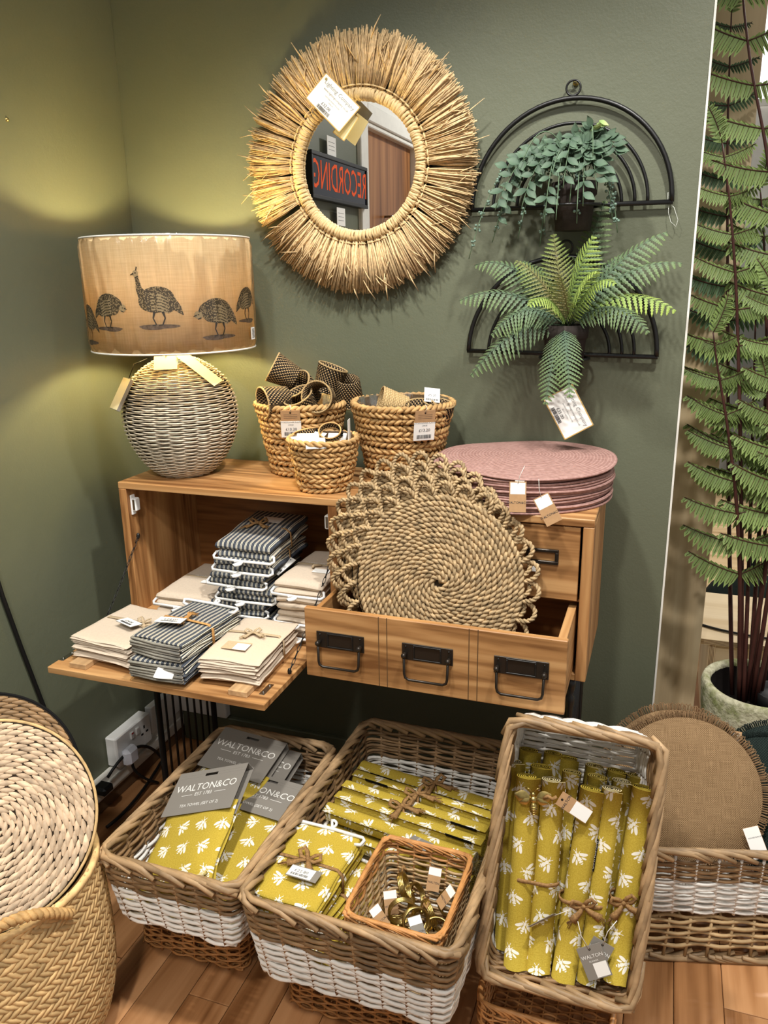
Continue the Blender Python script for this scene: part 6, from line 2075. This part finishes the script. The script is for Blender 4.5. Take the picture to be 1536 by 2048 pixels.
for (e, mt, w_, lift) in FR:
    e = Vector(e); st = fb + Vector((rr(-0.012, 0.012), rr(-0.012, 0.012), 0)); md = (st + e) / 2 + Vector((0, -0.03, lift))
    pts = [p - fb for p in bez(st, md, e, 14)]
    frond(pts, w_ * 1.5, 19, 6, 0.55).build('frond', M[mt], fern)

# ------------------------------------------------------------------ tall fern in cement pot
PC = Vector((1.617, 0.355, 0.0))
pot = thing('cement_planter', 'mossy pale cement planter behind the burlap mats', 'planter', PC)
MB().lathe([(0, 0), (0.105, 0), (0.130, 0.10), (0.146, 0.22), (0.151, 0.285), (0.147, 0.298), (0.138, 0.300), (0.128, 0.294), (0.126, 0.285)], 64).build('pot_wall', M['stone_pot'], pot)
MB().lathe([(0.1265, 0.286), (0.122, 0.20), (0, 0.195)], 32).build('inner_wall', M['soil'], pot)
MB().lathe([(0, 0.206), (0.121, 0.202)], 24).build('soil', M['soil'], pot)
ip = thing('inner_pot', 'black plastic nursery pot inside the cement planter', 'plant pot', PC + Vector((0.045, -0.02, 0.236)))
MB().lathe([(0, 0.0), (0.055, 0.0), (0.062, 0.055), (0.058, 0.055), (0.052, 0.04), (0, 0.04)], 24).build('pot_wall', M['black'], ip)
tf_ = thing('tall_fern', 'tall artificial fern with burgundy stems beside the green wall', 'plant', PC + Vector((0, 0, 0.25)))


def leaf_two(L, hl, hu, nl, mat, mir):
    """comb-lobed leaf: midrib along x, long lobes below, short above; veins as second material"""
    m = MB(); vs, fs, uv = [], [], []
    rib = lambda t: Vector((L * t, 0.16 * L * t * t, -0.05 * L * t * t))
    veins = []
    for i in range(nl):
        t0, t1 = i / nl, (i + 1) / nl; tm = (t0 + t1) / 2
        env = math.sin(PI * min(1, 0.22 + 0.78 * tm * 0.98)) ** 0.7
        for s, h in ((-1, hl * env), (1, hu * env)):
            a, b = rib(t0), rib(t1); slant = L / nl * (0.9 if s < 0 else 0.8)
            tip = (a + b) / 2 + Vector((slant, s * h, 0.010 * (i % 2) * 0.3 - 0.12 * h))
            m1 = a + (tip - a) * 0.62 + Vector((-L / nl * 0.18, 0, 0.0015)); m2 = b + (tip - b) * 0.62 + Vector((L / nl * 0.30, 0, -0.001))
            o = len(vs); vs += [a, b, m2, tip, m1]; uv += [(0.2, 0), (0.2, 0), (0.7, 0), (1.0, 0), (0.7, 0)]
            fs.append((o, o + 1, o + 2, o + 3, o + 4) if s > 0 else (o + 4, o + 3, o + 2, o + 1, o))
            if s < 0: veins.append(((a + b) / 2, (a + b) / 2 + (tip - (a + b) / 2) * 0.72))
    m.add(vs, fs, uv)
    nf = len(m.f)
    m.tube([rib(t / 6) + Vector((0, 0, 0.0006)) for t in range(7)], 0.0011, 4)
    for (p, q) in veins: m.tube([p + Vector((0, 0, 0.0008)), q + Vector((0, 0, 0.0008))], 0.0005, 3)
    if mir:
        for i in range(len(m.v)): m.v[i] = (-m.v[i][0], m.v[i][1], m.v[i][2])
        m.f = [f[::-1] for f in m.f]
    me = m.mesh('leaf', mat); me.materials.append(M['stem_dark'])
    for i in range(nf, len(m.f)): me.polygons[i].material_index = 1
    return me


lfR = leaf_two(0.098, 0.036, 0.007, 11, M['tall_leaf'], False); lfL = leaf_two(0.098, 0.036, 0.007, 11, M['tall_leaf'], True)
dkR = leaf_two(0.080, 0.026, 0.010, 10, M['tall_leaf_dark'], False); dkL = leaf_two(0.080, 0.026, 0.010, 10, M['tall_leaf_dark'], True)
lfS = leaf_two(0.090, 0.026, 0.022, 11, M['tall_leaf'], False)
STEMS = [[(1.58, 0.33, 0.25), (1.591, 0.3, 0.826), (1.559, 0.29, 1.192), (1.517, 0.28, 1.471), (1.476, 0.28, 1.641), (1.429, 0.28, 1.796), (1.398, 0.28, 1.935), (1.382, 0.28, 2.06)],
         [(1.571, 0.33, 0.25), (1.526, 0.3, 0.689), (1.48, 0.27, 1.071), (1.443, 0.26, 1.352), (1.412, 0.26, 1.529), (1.385, 0.26, 1.645)],
         [(1.565, 0.32, 0.25), (1.528, 0.28, 0.621), (1.494, 0.25, 0.845), (1.453, 0.24, 1.033), (1.421, 0.24, 1.154), (1.404, 0.24, 1.235)],
         [(1.59, 0.34, 0.25), (1.563, 0.36, 0.824), (1.536, 0.36, 1.191), (1.502, 0.36, 1.439), (1.480, 0.36, 1.56)],
         [(1.598, 0.33, 0.25), (1.60, 0.28, 0.762), (1.580, 0.24, 1.00), (1.545, 0.22, 1.20), (1.525, 0.22, 1.32)],
         [(1.60, 0.35, 0.25), (1.58, 0.32, 0.70), (1.555, 0.30, 0.98), (1.535, 0.28, 1.12)],
         [(1.62, 0.36, 0.25), (1.645, 0.34, 0.80), (1.65, 0.33, 1.15), (1.63, 0.32, 1.42)],
         [(1.585, 0.37, 0.25), (1.60, 0.38, 0.75), (1.60, 0.40, 1.15), (1.585, 0.42, 1.45)],
         [(1.605, 0.32, 0.25), (1.625, 0.27, 0.72), (1.625, 0.25, 1.02), (1.605, 0.24, 1.20)],
         [(1.575, 0.31, 0.25), (1.545, 0.34, 0.72), (1.515, 0.36, 1.10), (1.50, 0.37, 1.30)],
         [(1.55, 0.36, 0.25), (1.49, 0.42, 0.80), (1.44, 0.44, 1.30), (1.40, 0.45, 1.70), (1.385, 0.45, 1.95)]]
nl_ = 0
base_v = tf_.location
for si, pts in enumerate(STEMS):
    P = [Vector(p) - base_v for p in pts]
    # smooth
    Q = []
    for i in range(len(P) - 1):
        for j in range(5): Q.append(P[i].lerp(P[i + 1], j / 5))
    Q.append(P[-1])
    for _ in range(3): Q = [Q[0]] + [(Q[i - 1] + Q[i] * 2 + Q[i + 1]) / 4 for i in range(1, len(Q) - 1)] + [Q[-1]]
    MB().tube(Q, [lerp(0.0062, 0.0016, i / (len(Q) - 1)) for i in range(len(Q))], 6).build('stem', M['stem_dark'], tf_)
    cum = [0]
    for i in range(1, len(Q)): cum.append(cum[-1] + (Q[i] - Q[i - 1]).length)
    L = cum[-1]; first = {0: 1.05, 1: 0.62, 2: 0.36, 3: 0.55, 4: 0.42, 5: 0.5, 6: 0.62, 7: 0.66, 8: 0.55, 9: 0.6, 10: 0.9}[si]
    d = L - 0.03; n_ = 0
    while d > first:
        j = 0
        while cum[j + 1] < d: j += 1
        p = Q[j].lerp(Q[j + 1], (d - cum[j]) / (cum[j + 1] - cum[j]))
        sc = min(1.4, 0.72 + 0.12 * n_) if si else 1.3
        dark = si in (7, 10)
        for s in (-1, 1):
            if s > 0 and si in (0,) and False: continue
            me = (dkR if s > 0 else dkL) if dark else (lfR if s > 0 else lfL)
            R = Matrix.Rotation(0.30 + rr(-0.25, 0.2), 3, 'Z') @ Matrix.Rotation(PI / 2 - 0.25 + rr(-0.15, 0.15), 3, 'X') @ Matrix.Rotation((0.18 if s > 0 else -0.18) + rr(-0.12, 0.12), 3, 'Z')
            place('leaf', me, tf_, p, R @ Matrix.Diagonal((sc, sc, sc)))
        d -= 0.084 if si else 0.092; n_ += 1
    if si: place('leaf', lfS, tf_, Q[-1], Matrix.Rotation(0.3, 3, 'Z') @ Matrix.Rotation(PI / 2, 3, 'X') @ Matrix.Rotation(PI / 2 + rr(-0.4, 0.5) - (0.7 if si == 2 else 0), 3, 'Z'))


# ------------------------------------------------------------------ fringed mats in the right basket
def fringed_mat(label, loc, nrm, R, fr, mat, edge, grp, rot=0.0):
    o = thing('fringed_placemat', label, 'placemat', loc, frame(nrm, (1, 0.2, 0)) @ Matrix.Rotation(rot, 3, 'Z'), group=grp)
    m = MB().lathe([(0.0, 0.0022), (R * 0.5, 0.0022), (R - 0.001, 0.002), (R, 0.0), (R - 0.001, -0.002), (0, -0.002)], 64)
    m.build('woven_disc', mat, o)
    f = MB(); n = 200
    for k in range(n):
        a = 2 * PI * k / n + rr(-0.01, 0.01); L = fr * rr(0.8, 1.1); ta = Vector((-math.sin(a), math.cos(a), 0)); ra = Vector((math.cos(a), math.sin(a), 0)); zz = rr(-0.002, 0.002)
        p = [ra * (R - 0.003) - ta * 0.0022, ra * (R + L * 0.7) - ta * 0.003 + Vector((0, 0, zz)), ra * (R + L) + ta * rr(-0.001, 0.002) + Vector((0, 0, zz)), ra * (R + L * 0.7) + ta * 0.003 + Vector((0, 0, zz)), ra * (R - 0.003) + ta * 0.0022]
        f.tube(p, 0.0014, 4)
    stuff(f.build('looped_fringe', edge, o))
    return o


bn = Vector((-0.06, -0.80, 0.60))
fringed_mat('round brown burlap placemat with looped fringe, front of the right basket', (1.420, -0.205, 0.302), bn, 0.150, 0.017, M['burlap'], M['burlap_edge'], 'burlap placemats')
fringed_mat('round brown burlap placemat behind the front one, offset to the left', (1.400, -0.185, 0.306), bn, 0.150, 0.017, M['burlap'], M['burlap_edge'], 'burlap placemats', 0.4)
fringed_mat('dark green fringed placemat at right behind the burlap mats', (1.590, -0.175, 0.285), Vector((-0.15, -0.78, 0.60)), 0.135, 0.012, M['green_mat'], M['green_mat_edge'], 'dark green placemats')
fringed_mat('dark green fringed placemat rearmost at the right frame edge', (1.612, -0.150, 0.305), Vector((-0.10, -0.76, 0.62)), 0.135, 0.012, M['green_mat'], M['green_mat_edge'], 'dark green placemats', 0.3)
o = thing('price_tag', 'kraft and white tag at the right edge of the front burlap mat', 'tag', (1.545, -0.262, 0.275), frame((-0.05, -0.82, 0.56), (0.93, 0.2, 0.35)), group='burlap mat tags')
tag_parts(o, 0.030, 0.060, [('ROUND BURLAP', 0.0035, 0.002, -0.02)], card='card', border=None, back='kraft', hole=None)
o = thing('kraft_tag', 'small kraft tag tucked behind the burlap mats at upper right', 'tag', (1.513, -0.105, 0.402), frame((-0.05, -0.82, 0.56), (0.93, 0.2, -0.25)), group='burlap mat tags')
tag_parts(o, 0.030, 0.050, [], card='kraft', sticker=(-0.012, -0.03, 0.012, -0.004), hole=None)
